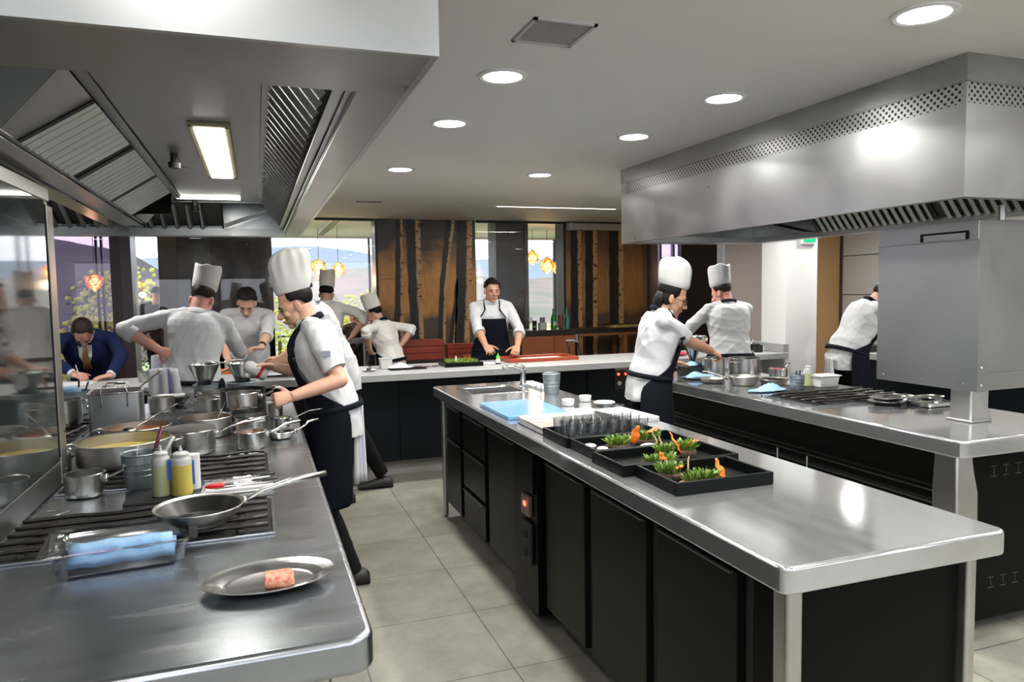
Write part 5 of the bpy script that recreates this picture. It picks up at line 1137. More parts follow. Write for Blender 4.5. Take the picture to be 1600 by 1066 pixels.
# right end of the bar
t = thing('pepper_mill', 'tall dark brown pepper mill at the right end of the bar', 'pepper mill', (4.60, 6.20, T0)); B().lathe([(.0005, 0), (.028, 0), (.030, .01), (.024, .05), (.019, .10), (.024, .13), (.019, .145), (.026, .165), (.026, .18), (.012, .195), (.008, .205), (.0005, .206)], 24, cap=False).build('mill_body', M['mill'], t, smooth=35)
t = thing('wrapped_plate', 'white plate with crumpled paper before the pepper mill', 'plate', (4.50, 5.98, T0)); B().lathe([(.0005, 0), (.05, 0), (.10, .014), (.102, .016), (.05, .005), (.0005, .004)], 26, cap=False).build('plate', M['china'], t, smooth=35); B().ell((.0, .0, .018), (.06, .01, 0), (0, .04, 0), (0, 0, .013)).build('paper', M['napkin'], t, smooth=0)
t = thing('black_mug', 'black mug with a white handle at the bar end', 'mug', (4.66, 5.90, T0)); B().lathe([(.0005, 0), (.04, 0), (.043, .004), (.043, .07), (.039, .07), (.039, .006), (.0005, .005)], 24, cap=False).build('mug_body', M['blackh'], t, smooth=35); B().tube([(.042, 0, .06), (.065, 0, .055), (.068, 0, .03), (.042, 0, .015)], .004, 6).build('mug_handle', M['china'], t)
t = thing('black_appliance', 'black box shaped appliance with a spoon at the bar end', 'appliance', (4.56, 6.0, T0)); t.location = (4.77, 6.12, T0); B().box(-.06, .04, -.06, .06, 0, .065).build('body', M['blackh'], t, bevel=.006); B().tube([(-.03, 0, .06), (.01, .01, .11)], .004, 6).build('spoon', M['pot'], t)
tag(B().ell((3.74, 5.92, TOP+.02), (.13, 0, 0), (0, .05, 0), (0, 0, .02)).build('red_meat_joint', M['redfood'], smooth=0), 'dark red meat on the bar by the hands of the chef at right', 'meat')
# ---- behind the bar: console, cabinet and bottles
t = thing('console_table', 'wooden console table with dark top under the amber birch print', 'table', (4.05, 8.86, 0)); B().box(0, 1.32, 0, .42, .955, 1.01).build('table_top', M['darkwood'], t, bevel=.004)
B().box(.03, 1.29, .01, .03, .915, .954).build('rail', M['tablewood'], t); B().box(.01, .03, .03, .40, .85, .954).build('side_rail', M['lightgrey'], t)
for x in (.04, .72, 1.22):
    for y in (.02, .34): B().box(x, x+.06, y, y+.06, 0, .914 if x < 1.2 else .914).build('leg', M['tablewood'], t, bevel=.003)
t = thing('bark_plank', 'flat piece of pale bark-edged wood on the console table', 'board', (4.62, 8.98, 1.0105), 3); b = B(); pts = [(0, 0)]+[(k*.045, -.008+.012*math.sin(k*1.9)) for k in range(1, 13)]+[(.56, .02), (.56, .18), (.02, .2)]
b.prism(pts, 0, .035).build('plank', mat('pale_plank', (.42, .28, .10), .5), t); B().box(.0, .57, .03, .21, .0351, .045).build('dark_cover', M['darkwood'], t)
t = thing('drinks_cabinet', 'orange wood cabinet with black top carrying bottles behind the bar', 'cabinet', (3.08, 8.62, 0)); B().box(0, .86, 0, .5, .965, 1.03).build('cabinet_top', M['darkwood'], t, bevel=.003)
B().box(.03, .84, .03, .48, 0, .964).build('carcass', M['cabwood'], t)
for a, b_ in ((.10, .54), (.55, .84)): B().box(a, b_, .012, .029, .08, .955).build('door', M['cabwood'], t, bevel=.002)
B().box(.05, .09, .01, .03, 0, .95).build('dark_side', M['darkwood'], t)
def glass_bottle(label, x, y, z, r, h, m):
    t = thing('glass_bottle', label, 'bottle', (x, y, z), 0, 'bottles on the drinks cabinet'); B().lathe([(.0005, 0), (r, 0), (r, h*.52), (r*.8, h*.62), (r*.36, h*.74), (r*.32, h*.96), (r*.40, h*.97), (r*.40, h), (.0005, h)], 20, cap=False).build('bottle_body', M[m], t, smooth=35); return t
b1 = glass_bottle('bright green glass bottle on the drinks cabinet', 3.68, 8.78, 1.0305, .036, .27, 'greenglass'); B().box(-.02, .02, -.038, -.036, .05, .10).build('paper_label', M['lightgrey'], b1)
glass_bottle('teal glass bottle at the right end of the drinks cabinet', 3.87, 8.78, 1.0305, .036, .28, 'teal')
t = thing('cocktail_shaker', 'brown metal cocktail shaker between the two glass bottles', 'shaker', (3.76, 8.72, 1.0305)); B().lathe([(.0005, 0), (.030, 0), (.040, .19), (.036, .195), (.0005, .195)], 20, cap=False).build('shaker_body', mat('copper_brown', (.30, .16, .12), .25, .8), t, smooth=35)
t = thing('black_canister', 'small black canister with silver bands on the drinks cabinet', 'canister', (3.42, 8.8, 1.0305)); B().lathe([(.0005, 0), (.03, 0), (.03, .12), (.0005, .12)], 18, cap=False).build('can', M['blackh'], t); B().lathe([(.0305, .03), (.031, .05)], 18, cap=False).build('band', M['pot'], t)
t = thing('card_holder', 'grey card holder with stacked cards on the drinks cabinet', 'holder', (3.53, 8.8, 1.0305), 10); B().box(-.05, .05, -.03, .03, 0, .09).build('holder', M['lightgrey'], t); B().box(-.04, .03, -.02, .0, .09, .16).build('cards', M['galv'], t)
t = thing('wine_glass', 'clear wine glass at the left end of the drinks cabinet', 'glass', (3.34, 8.75, 1.0305)); B().lathe([(.0005, 0), (.03, 0), (.004, .006), (.004, .07), (.025, .10), (.03, .14), (.024, .17), (.022, .17), (.028, .14), (.003, .075)], 18, cap=False).build('glass_body', M['glass'], t, smooth=35)
t = thing('bar_stool', 'black metal bar stool back in front of the orange cabinet', 'stool', (3.62, 8.05, 0), 15); B().tube([(-.10, 0, .93), (0, -.01, .925), (.10, 0, .90)], .012, 8).build('back_rail', M['lightgrey'], t, smooth=0)
for x in (-.08, .08): B().tube([(x, 0, .92), (x*1.0+.02, -.05, .70), (x*1.3, -.1, 0)], .010, 8).build('leg', M['blackframe'], t, smooth=0)
B().rbox(-.15, .15, -.3, .0, .66, .70, .04).build('seat', M['blackframe'], t, bevel=.01)
for x in (-.1, .1): B().tube([(x, -.26, .66), (x*1.3, -.32, 0)], .010, 8).build('leg', M['blackframe'], t)
# dining furniture
def dining_table(label, x, y, r, h=.76):
    t = thing('dining_table', label, 'table', (x, y, 0)); rings = []
    for z, q in ((h, .05), (h, 1.0), (h-.02, 1.015), (h-.3, 1.03), (.12, 1.06)): rings.append([Vector((r*q*math.cos(a)*(1+(.03*math.cos(a*9) if z < h-.1 else 0)), r*q*math.sin(a)*(1+(.03*math.cos(a*9) if z < h-.1 else 0)), z)) for a in np.linspace(0, 2*PI, 49)[:-1]])
    B().loft(rings).build('tablecloth', M['napkin'], t, smooth=40); B().lathe([(.2, 0), (.2, .02), (.03, .03), (.03, h-.03)], 20, cap=False).build('pedestal', M['blackframe'], t); return t
dining_table('white draped dining table beside the waiter in black', -.98, 10.15, .30, .80); dining_table('white draped dining table beyond the seated guests', 2.35, 11.9, .5)
def chair(label, x, y, rot, m='tablewood'):
    t = thing('dining_chair', label, 'chair', (x, y, 0), rot); B().box(-.22, .22, -.22, .22, .43, .48).build('seat', M['browncloth'], t, bevel=.01)
    for sx in (-.2, .17):
        for sy in (-.2, .17): B().box(sx, sx+.03, sy, sy+.03, 0, .43 if sy > 0 else .43).build('leg', M[m], t)
    f = B(); f.box(-.21, -.18, -.22, -.19, .48, .95); f.box(.18, .21, -.22, -.19, .48, .95); f.box(-.21, .21, -.22, -.19, .88, .95); f.build('back_frame', M[m], t, bevel=.004); return t
chair('pale framed dining chair with its back to the bar near the guests', 1.12, 9.80+.12, 10, 'lightgrey')
# counter at far right
t = thing('side_counter', 'grey worktop on a black base at far right before the bending chef', 'counter', (0, 0, 0)); B().box(5.45, 6.70, 3.4, 5.6, .84, .90).build('counter_top', M['stone'], t, bevel=.005); B().box(5.52, 6.70, 3.5, 5.5, 0, .84).build('counter_body', M['navypanel'], t)
B().box(5.47, 5.75, 5.35, 5.60, .9005, .96).build('black_riser', M['blackh'], t)
t = thing('plate_stack', 'stack of white plates on the side counter by the steel cabinet', 'plates', (5.75, 4.75, .9005)); B().lathe([(.0005, 0), (.06, 0), (.12, .03), (.12, .06), (.0005, .06)], 26, cap=False).build('plates', M['china'], t, smooth=35)
# ================================================================ people
def rot_ax(v, axis, deg): return Quaternion(axis, R_(deg)) @ v
def remeshed(mb, name, mats, parent, voxel, smooth=3, wrinkle=0, wscale=9, wseed=0, painter=None, fold=None):
    me = mb.mesh(name); o = bpy.data.objects.new(name, me); C.objects.link(o)
    bm = bmesh.new(); bm.from_mesh(me); bmesh.ops.recalc_face_normals(bm, faces=bm.faces); bm.to_mesh(me); bm.free()
    m = o.modifiers.new('r', 'REMESH'); m.mode = 'VOXEL'; m.voxel_size = voxel; m.use_smooth_shade = True
    if smooth: q = o.modifiers.new('s', 'SMOOTH'); q.factor = .5; q.iterations = smooth
    dg = bpy.context.evaluated_depsgraph_get(); n = bpy.data.meshes.new_from_object(o.evaluated_get(dg)); o.modifiers.clear(); o.data = n; n.name = name
    if wrinkle:
        k = len(n.vertices); co = np.empty(k*3); n.vertices.foreach_get('co', co); co = co.reshape(-1, 3)
        nr = np.empty(k*3); n.vertices.foreach_get('normal', nr); nr = nr.reshape(-1, 3)
        rs = np.random.RandomState(wseed); d = np.zeros(k)
        for i in range(9):
            a = rs.normal(size=3); a[2] *= .9; a /= np.linalg.norm(a); b = rs.normal(size=3); b /= np.linalg.norm(b)
            f = wscale*rs.uniform(.8, 2.4)
            d += (1-np.abs(np.sin(co@a*f*2+1.6*np.sin(co@b*f*.8+rs.uniform(0, 6))+rs.uniform(0, 6))))**2*rs.uniform(.4, 1)-.3
        co += nr*(d/6*wrinkle)[:, None]; n.vertices.foreach_set('co', co.ravel()); n.update()
    n.materials.clear()
    for q in (mats if isinstance(mats, (list, tuple)) else [mats]): n.materials.append(q)
    n.polygons.foreach_set('use_smooth', [True]*len(n.polygons)); o.parent = parent
    if painter:
        for p in n.polygons: p.material_index = painter(p.center)
    return o
def seg(mb, a, b, ra, rb, n=14, bulge=0, end=True):
    a, b = Vector(a), Vector(b); P = [a+(b-a)*(i/5) for i in range(6)]; rr = [ra+(rb-ra)*(i/5)+bulge*math.sin(PI*i/5) for i in range(6)]
    mb.tube(P, rr, n)
    if end:
        for c, r in ((a, ra), (b, rb)): mb.ell(c, (r, 0, 0), (0, r, 0), (0, 0, r), 12, 7)
def ik(S, T, l1, l2, pole):
    S, T, pole = Vector(S), Vector(T), Vector(pole); d = T-S; D = d.length
    if D > (l1+l2)*.995: T = S+d*((l1+l2)*.995/D); d = T-S; D = d.length
    a = (l1*l1-l2*l2+D*D)/(2*D); h = math.sqrt(max(0, l1*l1-a*a)); dn = d.normalized(); pp = (pole-dn*pole.dot(dn)).normalized()
    return S+dn*a+pp*h, T
def hand(mb, wr, fd, nb, side, curl=25, sz=1.0, spread=1.0, thumb=35):
    """wr wrist, fd finger direction, nb normal of the back of the hand; side +1 right, -1 left"""
    fd = Vector(fd).normalized(); nb = Vector(nb); nb = (nb-fd*nb.dot(fd)).normalized(); ac = fd.cross(nb).normalized(); wr = Vector(wr)
    th = -ac*side                                           # towards the thumb
    def ring(c, w_, t): return [c+ac*(w_*math.cos(2*PI*i/12))+nb*(t*math.sin(2*PI*i/12)) for i in range(12)]
    mb.loft([ring(wr-fd*.03*sz, .026*sz, .021*sz), ring(wr, .027*sz, .019*sz), ring(wr+fd*.03*sz, .036*sz, .017*sz), ring(wr+fd*.062*sz, .041*sz, .015*sz), ring(wr+fd*.084*sz, .038*sz, .011*sz)])
    L = (.066, .074, .070, .056)
    for i, l in enumerate(L):
        off = (1.5-i)*.0205*sz*spread
        p = wr+fd*(.078-.004*abs(i-1.2))*sz+th*off
        d = (fd+th*(.10*(1.5-i)*spread)).normalized(); pts = [p]; c = curl*(1+.12*i)
        for k, f in enumerate((.46, .30, .24)):
            d = rot_ax(d, ac, -c*(.8 if k == 0 else 1.1)); pts.append(pts[-1]+d*l*f*sz)
        mb.tube(pts, [.0092*sz, .0088*sz, .008*sz, .0062*sz], 8); mb.ell(pts[-1], (.0064*sz, 0, 0), (0, .0064*sz, 0), (0, 0, .0064*sz), 8, 5)
    p0 = wr+fd*.018*sz+th*.024*sz; d = (fd*.55+th*.85-nb*.25).normalized(); pts = [p0]
    for f in (.040, .032, .026): pts.append(pts[-1]+d*f*sz); d = (d+fd*.35*(thumb/35)-nb*.22*(thumb/35)).normalized()
    mb.tube(pts, [.015*sz, .0115*sz, .0098*sz, .0078*sz], 8); mb.ell(pts[-1], (.008*sz, 0, 0), (0, .008*sz, 0), (0, 0, .008*sz), 8, 5)

def person(label, x, y, rotz, h=1.75, lean=0, side=0, twist=0, head=(15, 0, 0), handR=None, handL=None, skin='skin', top='jacket', sleeve='elbow',
           cloth='whitecloth', apron='navy', bib=True, hat=None, hatmat='hat', hair='hair', hairstyle='short', voxel=.007, legs=((0, .02), (0, -.02)), tie_cloth=None,
           trousers='trouser', face=True, hip_y=0, group=None, shoes=True, collar=True, hatlean=0, bulk=1.0, seated=False, apr_len=.47, loose=1.0, name='person', hipdrop=0, debug=None, tie_t=.035, hem=-.26):
    s = h/1.75; root = thing(name, label, 'person', (x, y, 0), rotz, group)
    Rw = Matrix.Rotation(R_(rotz), 3, 'Z'); Ri = Rw.inverted()
    def loc(p): return Ri @ (Vector(p)-Vector((x, y, 0)))
    def locd(d): return Ri @ Vector(d)
    hipz = .95*s-hipdrop
    # spine
    N = 8; pts = []; fr = []; p = Vector((0, hip_y, hipz)); Lsp = .50*s
    for i in range(N+1):
        t = i/N; a = lean*(.55+.75*t)
        Q = Matrix.Rotation(R_(twist*t), 3, 'Z') @ Matrix.Rotation(R_(-a), 3, 'X') @ Matrix.Rotation(R_(side*(.4+.8*t)), 3, 'Y')
        pts.append(p.copy()); fr.append(Q); p = p+(Q @ Vector((0, 0, 1)))*(Lsp/N)
    def S(t):
        if t <= 0: return pts[0]+Vector((0, 0, 1))*(t*Lsp), Matrix.Identity(3) if t < -.02 else fr[0]
        if t >= 1: return pts[-1]+fr[-1] @ Vector((0, 0, (t-1)*Lsp)), fr[-1]
        i = min(N-1, int(t*N)); f = t*N-i; q = fr[i].to_quaternion().slerp(fr[i+1].to_quaternion(), f)
        return pts[i].lerp(pts[i+1], f), q.to_matrix()
    TT = [-.2, 0, .2, .4, .6, .78, .90, .97, 1.04]
    HW = [.165, .165, .148, .150, .168, .180, .158, .10, .062]; HD = [.118, .115, .104, .108, .120, .120, .100, .078, .062]; YO = [0, 0, .004, .010, .014, .008, -.004, -.008, -.004]
    def ringT(t, g, n=24, g2=None):
        c, Q = S(t); a = (np.interp(t, TT, HW)*bulk+g)*s; b = (np.interp(t, TT, HD)*bulk+(g if g2 is None else g2))*s; o = np.interp(t, TT, YO)*s
        ex = .8
        out = []
        for i in range(n):
            th = 2*PI*i/n; cx, sy = math.cos(th), math.sin(th)
            out.append(c+Q @ Vector((a*math.copysign(abs(cx)**ex, cx), b*math.copysign(abs(sy)**ex, sy)+o, 0)))
        return out
    neckb, Qn = S(1.0); Qs = S(.92)
    sh = {}
    for sd in (1, -1):
        c, Q = S(.90); sh[sd] = c+Q @ Vector((sd*.178*s*bulk, -.004, .004))
    # head frame
    hp, hy, hr = head
    Qh = Matrix.Rotation(R_(hy), 3, 'Z') @ Matrix.Rotation(R_(-hp), 3, 'X') @ Matrix.Rotation(R_(hr), 3, 'Y')
    neckdir = (fr[-1] @ Vector((0, 0, 1))*.6+(Qh @ Vector((0, .12, 1)))*.4).normalized()
    N1 = neckb+neckdir*.050*s; O = N1+Qh @ Vector((0, .022, .055))*s
    k = .93*s
    def Hd(v): return O+Qh @ (Vector(v)*k)
    def Hv(v): return Qh @ (Vector(v)*k)
    body = B(); body.loft([ringT(t, -.012) for t in (-.2, -.08, .05, .2, .4, .6, .78, .88, .95, 1.0)])
    body.tube([neckb-neckdir*.03, neckb+neckdir*.04, N1+neckdir*.03, O+Qh @ Vector((0, -.02, .0))], [.068*s, .057*s, .055*s, .058*s], 16)
    E_ = lambda c, a, b, d, n=18, kk=12: body.ell(Hd(c), Hv((a, 0, 0)), Hv((0, b, 0)), Hv((0, 0, d)), n, kk)
    E_((0, -.010, .060), .076, .096, .082); E_((0, .030, .020), .066, .066, .075); E_((0, .030, -.040), .056, .058, .066); E_((0, .066, -.088), .024, .020, .020)
    E_((0, .010, -.066), .046, .045, .036); E_((0, .080, .030), .050, .018, .012); E_((.036, .066, -.018), .024, .020, .020); E_((-.036, .066, -.018), .024, .020, .020)
    E_((0, .084, -.060), .022, .014, .012)
    body.tube([Hd((0, .092, .018)), Hd((0, .105, -.004)), Hd((0, .116, -.024)), Hd((0, .100, -.036))], [.008*s, .010*s, .0135*s, .009*s], 8)
    E_((.012, .100, -.028), .009, .010, .008, 8, 6); E_((-.012, .100, -.028), .009, .010, .008, 8, 6)
    for sd in (1, -1): body.ell(Hd((sd*.079, -.006, .000)), Hv((sd*.010, -.006, 0)), Hv((.004, .019, 0)), Hv((0, -.004, .032)), 10, 8)
    for i, sd in enumerate((1, -1)): body.tube([sh[sd]+(neckb-sh[sd])*.45-Vector((0, 0, .02)), sh[sd]], [.040*s, .045*s], 12)
    # arms
    elb = {}; wri = {}
    l1, l2 = .285*s, .255*s
    for sd, spec in ((1, handR), (-1, handL)):
        spec = spec or {}
        tgt = loc(spec['at']) if 'at' in spec else sh[sd]+Vector((sd*.09, .04, -.52*s))
        pole = locd(spec['pole']) if 'pole' in spec else Vector((sd*.4, -1, -.2))
        e, wv = ik(sh[sd], tgt, l1, l2, pole); elb[sd] = e; wri[sd] = wv
        seg(body, sh[sd], e, .050*s, .040*s, bulge=.002); seg(body, e, wv, .041*s, .027*s, bulge=.003, end=False)
        body.ell(e, (.041*s, 0, 0), (0, .041*s, 0), (0, 0, .041*s), 12, 7)
        fd = locd(spec['fd']) if 'fd' in spec else (wv-e).normalized(); nb = locd(spec['nb']) if 'nb' in spec else Vector((sd, 0, .3))
        hand(body, wv, fd, nb, sd, spec.get('curl', 25), s, spec.get('spread', 1), spec.get('thumb', 35))
    # legs
    hj = {}; kn = {}; an = {}
    for i, sd in enumerate((1, -1)):
        hx = Vector((sd*.085*s, hip_y, hipz-.04)); hj[sd] = hx; dx, dy = legs[i]
        a = Vector((sd*.10*s+dx, dy, .085))
        if seated: kz = Vector((sd*.12, hip_y+.42, hipz-.02)); a = Vector((sd*.12, hip_y+.42, .09)); kn[sd] = kz; an[sd] = a
        else:
            kn[sd], an[sd] = ik(hx, a, .43*s, .43*s, (0, 1, 0))
        seg(body, hx, kn[sd], .075*s, .052*s); seg(body, kn[sd], an[sd], .050*s, .036*s, bulge=.006)
    o_body = remeshed(body, 'body', M[skin], root, voxel, 2)
    # face details
    if face:
        for sd in (1, -1):
            B().ell(Hd((sd*.031, .083, .008)), Hv((.0135, 0, 0)), Hv((0, .008, 0)), Hv((0, 0, .0052)), 10, 6).build('eye', M['eyedark'], root, smooth=0)
            B().tube([Hd((sd*.014, .096, .027)), Hd((sd*.032, .096, .032)), Hd((sd*.052, .080, .026))], [.0035, .0042, .002], 6).build('eyebrow', M['hair'], root, smooth=0)
        B().tube([Hd((-.024, .088, -.058)), Hd((-.010, .0975, -.055)), Hd((0, .098, -.057)), Hd((.010, .0975, -.055)), Hd((.024, .088, -.058))], [.002, .0052, .005, .0052, .002], 6).build('mouth', M['lips'], root, smooth=0)
    # hair: a shaped cap on the skull
    if hairstyle:
        hb = B(); na, ne = 40, 16; rings = []; rr = random.Random(len(label))
        low = {'short': (.50, -.04, -.10), 'curly': (.36, .06, -.10), 'long': (.66, -.35, -.62), 'fringe': (.24, -.06, -.16), 'bald': (.9, .2, -.1)}[hairstyle]
        amp = {'short': .002, 'curly': .007, 'long': .004, 'fringe': .003, 'bald': 0}[hairstyle]; thick = {'curly': 1.17, 'long': 1.11, 'fringe': 1.08}.get(hairstyle, 1.045)
        if hat: thick = min(thick, 1.02); low = (1.02, min(low[1], -.12), min(low[2], -.42))
        for j in range(ne+1):
            ring = []
            for i in range(na):
                az = 2*PI*i/na; f = math.sin(az)          # +1 front
                lo = low[0] if f > .75 else (low[0]+(low[1]-low[0])*min(1, (.75-f)/.35) if f > .4 else (low[1] if f > -.1 else low[1]+(low[2]-low[1])*min(1, (-.1-f)/.4)))
                el = PI/2-(PI/2-lo*PI/2)*j/ne
                q = thick+amp*9*noise.noise(Vector((math.cos(az)*3, f*3, el*4)))*(1 if amp else 0)
                r = Vector((.078*math.cos(az)*math.cos(el), .099*f*math.cos(el)-.010, .084*math.sin(el)+.060))
                c0 = Vector((0, -.010, .060)); ring.append(Hd(c0+(r-c0)*q))
            rings.append(ring)
        hb.loft(rings, cap=False); hb.build('hair', M[hair], root, smooth=0, solid=.004 if hat else .012)
        if hairstyle == 'long':
            q = B(); q.ell(Hd((0, -.072, -.03)), Hv((.075, 0, 0)), Hv((0, .045, 0)), Hv((0, 0, .085)), 16, 10); q.ell(Hd((.06, -.03, .0)), Hv((.018, 0, 0)), Hv((0, .035, 0)), Hv((0, 0, .05)), 12, 8); q.ell(Hd((-.06, -.03, .0)), Hv((.018, 0, 0)), Hv((0, .035, 0)), Hv((0, 0, .05)), 12, 8)
            q.build('hair_back', M[hair], root, smooth=0)
    # garments
    LQ = locd
    g = B(); lg = .012*loose
    ts = [hem, -.16, -.04, .1, .25, .4, .55, .7, .8, .88, .94, .99]
    g.loft([ringT(t, .016+lg*(1.3 if t < .3 else .6)) for t in ts])
    for sd in (1, -1):
        g.ell(sh[sd], (.066*s, 0, 0), (0, .064*s, 0), (0, 0, .062*s), 14, 8); g.tube([neckb+(sh[sd]-neckb)*.05+Vector((0, 0, -.012)), neckb+(sh[sd]-neckb)*.5, sh[sd]], [.064*s, .066*s, .064*s], 12)
        e, wv = elb[sd], wri[sd]; d1 = (e-sh[sd]); d2 = (wv-e)
        if sleeve == 'short': g.tube([sh[sd], sh[sd]+d1*.45, sh[sd]+d1*.80], [.064*s, .067*s, .071*s], 16)
        else:
            g.tube([sh[sd], sh[sd]+d1*.5, e], [.064*s, .061*s, .058*s], 16); g.ell(e, (.058*s, 0, 0), (0, .058*s, 0), (0, 0, .058*s), 12, 8)
            f = {'elbow': .28, 'long': .93, 'mid': .5}[sleeve]
            g.tube([e, e+d2*f*.6, e+d2*f], [.057*s, .054*s, .050*s if sleeve != 'long' else .040*s], 16)
    gname = {'jacket': 'chef_jacket', 'suit': 'suit_jacket', 'shirt': 'shirt'}[top]
    remeshed(g, gname, M[cloth], root, max(.008, voxel), 3, wrinkle=.030, wscale=6, wseed=len(label))
    if sleeve in ('elbow', 'mid'):
        for sd in (1, -1):
            e, d2 = elb[sd], wri[sd]-elb[sd]; f = .28 if sleeve == 'elbow' else .5
            B().tube([e+d2*(f-.14), e+d2*(f-.02), e+d2*(f+.03)], [.059*s, .059*s, .056*s], 18).build('sleeve_cuff', M[cloth], root, smooth=40)
    if sleeve == 'long':
        for sd in (1, -1):
            e, d2 = elb[sd], wri[sd]-elb[sd]; B().tube([e+d2*.90, e+d2*1.0], [.037*s, .036*s], 16).build('shirt_cuff', M['whitecloth'], root, smooth=40)
    if collar:
        cl = B(); cn = neckb+neckdir*.0; a = Qn @ Vector((1, 0, 0)); b = Qn @ Vector((0, 1, 0)); r0, r1 = [], []
        for i in range(20):
            th = 2*PI*i/20; r0.append(cn-neckdir*.02+a*(.074*s*math.cos(th))+b*(.072*s*math.sin(th))); r1.append(cn+neckdir*(.036*s)+a*(.063*s*math.cos(th))+b*(.064*s*math.sin(th)+.004))
        cl.loft([r0, r1], cap=False); cl.build('collar', M['whitecloth' if top == 'suit' else cloth], root, smooth=0, solid=.006)
    tr = B()
    tr.loft([ringT(t, .004) for t in (-.24, -.16, -.05, .05)])
    for sd in (1, -1):
        tr.tube([hj[sd], hj[sd].lerp(kn[sd], .5), kn[sd]], [.092*s, .082*s, .066*s], 16); tr.ell(kn[sd], (.066*s, 0, 0), (0, .066*s, 0), (0, 0, .066*s), 12, 8)
        tr.tube([kn[sd], kn[sd].lerp(an[sd], .5), an[sd]+Vector((0, 0, -.02))], [.066*s, .062*s, .056*s], 16)
    remeshed(tr, 'trousers', M[trousers], root, .010, 3, wrinkle=.012, wscale=8)
    if shoes:
        for sd in (1, -1):
            b_ = B(); q = an[sd]; rings = []
            for yy, wx, hz in ((-.085, .030, .06), (-.06, .040, .085), (0, .044, .095), (.06, .046, .075), (.12, .048, .055), (.165, .040, .045), (.19, .022, .032)):
                rings.append([Vector((q.x+wx*math.cos(2*PI*i/14), q.y+yy, max(0.002, .0+hz*.5+hz*.5*math.sin(2*PI*i/14)))) for i in range(14)])
            b_.loft(rings); b_.build('shoe', M['rubber'], root, smooth=50)
    # apron
    if apron:
        am = M[apron]; off = .040+lg
        rows = []; na = 13
        def front(t, half, o):
            c, Q = S(t); a = (np.interp(t, TT, HW)*bulk+o)*s; b = (np.interp(t, TT, HD)*bulk+o)*s; yo = np.interp(t, TT, YO)*s; out = []
            for i in range(na):
                th = PI/2+R_(half)*(1-2*i/(na-1)); cx, sy = math.cos(th), math.sin(th)
                out.append(c+Q @ Vector((a*math.copysign(abs(cx)**.8, cx), b*math.copysign(abs(sy)**.8, sy)+yo, 0)))
            return out
        if bib:
            for t, hf in ((.74, 34), (.62, 38), (.48, 46), (.34, 60), (.22, 82), (.10, 105)): rows.append(front(t, hf, off-.012))
        else: rows.append(front(.14, 112, off-.012))
        wst = front(.02, 112, off); rows.append(wst)
        base = front(-.02, 112, off)
        for f in (.12, .25, .38, .5):
            rows.append([Vector((v.x*(1+.10*f)+math.sin(i*1.7)*.010*f*2, v.y*(1+.1*f)+math.cos(i*2.1)*.012*f*2, base[i].z-f/.5*apr_len)) for i, v in enumerate(base)])
        ap = B().loft(rows, cap=False, closed=False).build('apron', am, root, smooth=0, solid=.005, sub=1)
        if bib:
            for sd in (1, -1):
                top_ = rows[0][-1 if sd > 0 else 0]; top_ = rows[0][0] if (rows[0][0]-pts[0]).dot(fr[0] @ Vector((1, 0, 0)))*sd > 0 else rows[0][-1]
                p2 = S(.90)[0]+S(.90)[1] @ Vector((sd*.072*s, .110*s, 0)); p3 = neckb+Qn @ Vector((sd*.080*s, .02, .020)); p4 = neckb+Qn @ Vector((sd*.055*s, -.070*s, .022)); p5 = neckb+Qn @ Vector((0, -.084*s, .022))
                B().tube([top_, (Vector(top_)+p2)/2+Qn @ Vector((0, .012, 0)), p2, p3, p4, p5], .017*s, 8, flat=.35, up=(0, 0, 1)).build('neck_strap', am, root, smooth=0)
        bd = B(); bd.loft([ringT(tie_t, off-.008, 28), ringT(tie_t+.06, off-.010, 28)], cap=False); bd.build('apron_tie', am, root, smooth=0, solid=.006)
    # toque
    if hat:
        hb = B(); n = 44; kind, hh, wd = hat; hm = M[hatmat]; rings = []
        if kind == 'puff': prof = [(0, 1.0, 0), (.34*hh, 1.02, 0), (.38*hh, 1.02, .5), (.55*hh, 1.06*wd, 1.3), (.72*hh, 1.10*wd, 1.5), (.88*hh, 1.0*wd, 1.5), (.97*hh, .68*wd, 1.2), (1.0*hh, .2, .6)]
        elif kind == 'round': prof = [(0, 1.0, 0), (.25*hh, 1.02, .1), (.5*hh, 1.06*wd, .5), (.72*hh, 1.05*wd, .6), (.88*hh, .88*wd, .6), (.97*hh, .5*wd, .5), (1.0*hh, .1, .3)]
        else: prof = [(0, 1.0, 0), (.3*hh, 1.0, .05), (.7*hh, 1.04*wd, .25), (.97*hh, 1.08*wd, .3), (1.0*hh, 1.04*wd, .3), (.985*hh, .5, .2), (.98*hh, .1, 0)]
        for z, r, pl in prof:
            ring = []
            for i in range(n):
                th = 2*PI*i/n; q = r*(1+pl*.045*math.cos(11*th+z*9))
                zz = z+((.016*math.cos(2*th)+.008*math.cos(5*th)) if kind == 'flat' and z > .9*hh else 0)
                ring.append(Hd((.0875*q*math.cos(th), .109*q*math.sin(th)-.010-hatlean*z, .078+.010*math.sin(th)+zz/.93)))
            rings.append(ring)
        hb.loft(rings); hb.build('toque', hm, root, smooth=50, sub=1)
    info = dict(root=root, Hd=Hd, Hv=Hv, O=O, neckb=neckb, Qn=Qn, Qh=Qh, S=S, sh=sh, elb=elb, wri=wri, ringT=ringT, s=s, loc=loc, hipz=hipz, Rw=Rw)
    if debug:
        W = lambda v: Rw @ v+Vector((x, y, 0))
        print('DBG', debug, {kk: px(W(v)) for kk, v in dict(head=O, neck=neckb, shR=sh[1], shL=sh[-1], elR=elb[1], elL=elb[-1], wrR=wri[1], wrL=wri[-1], hip=pts[0], nose=Hd((0, .116, -.02))).items()})
    return info
def px(v):
    d = Vector(v)-Vector((0, 0, EYE)); c = d.dot(cfw); return (round(800+1128.6*d.dot(crt)/c), round(533-1128.6*d.dot(cup)/c))
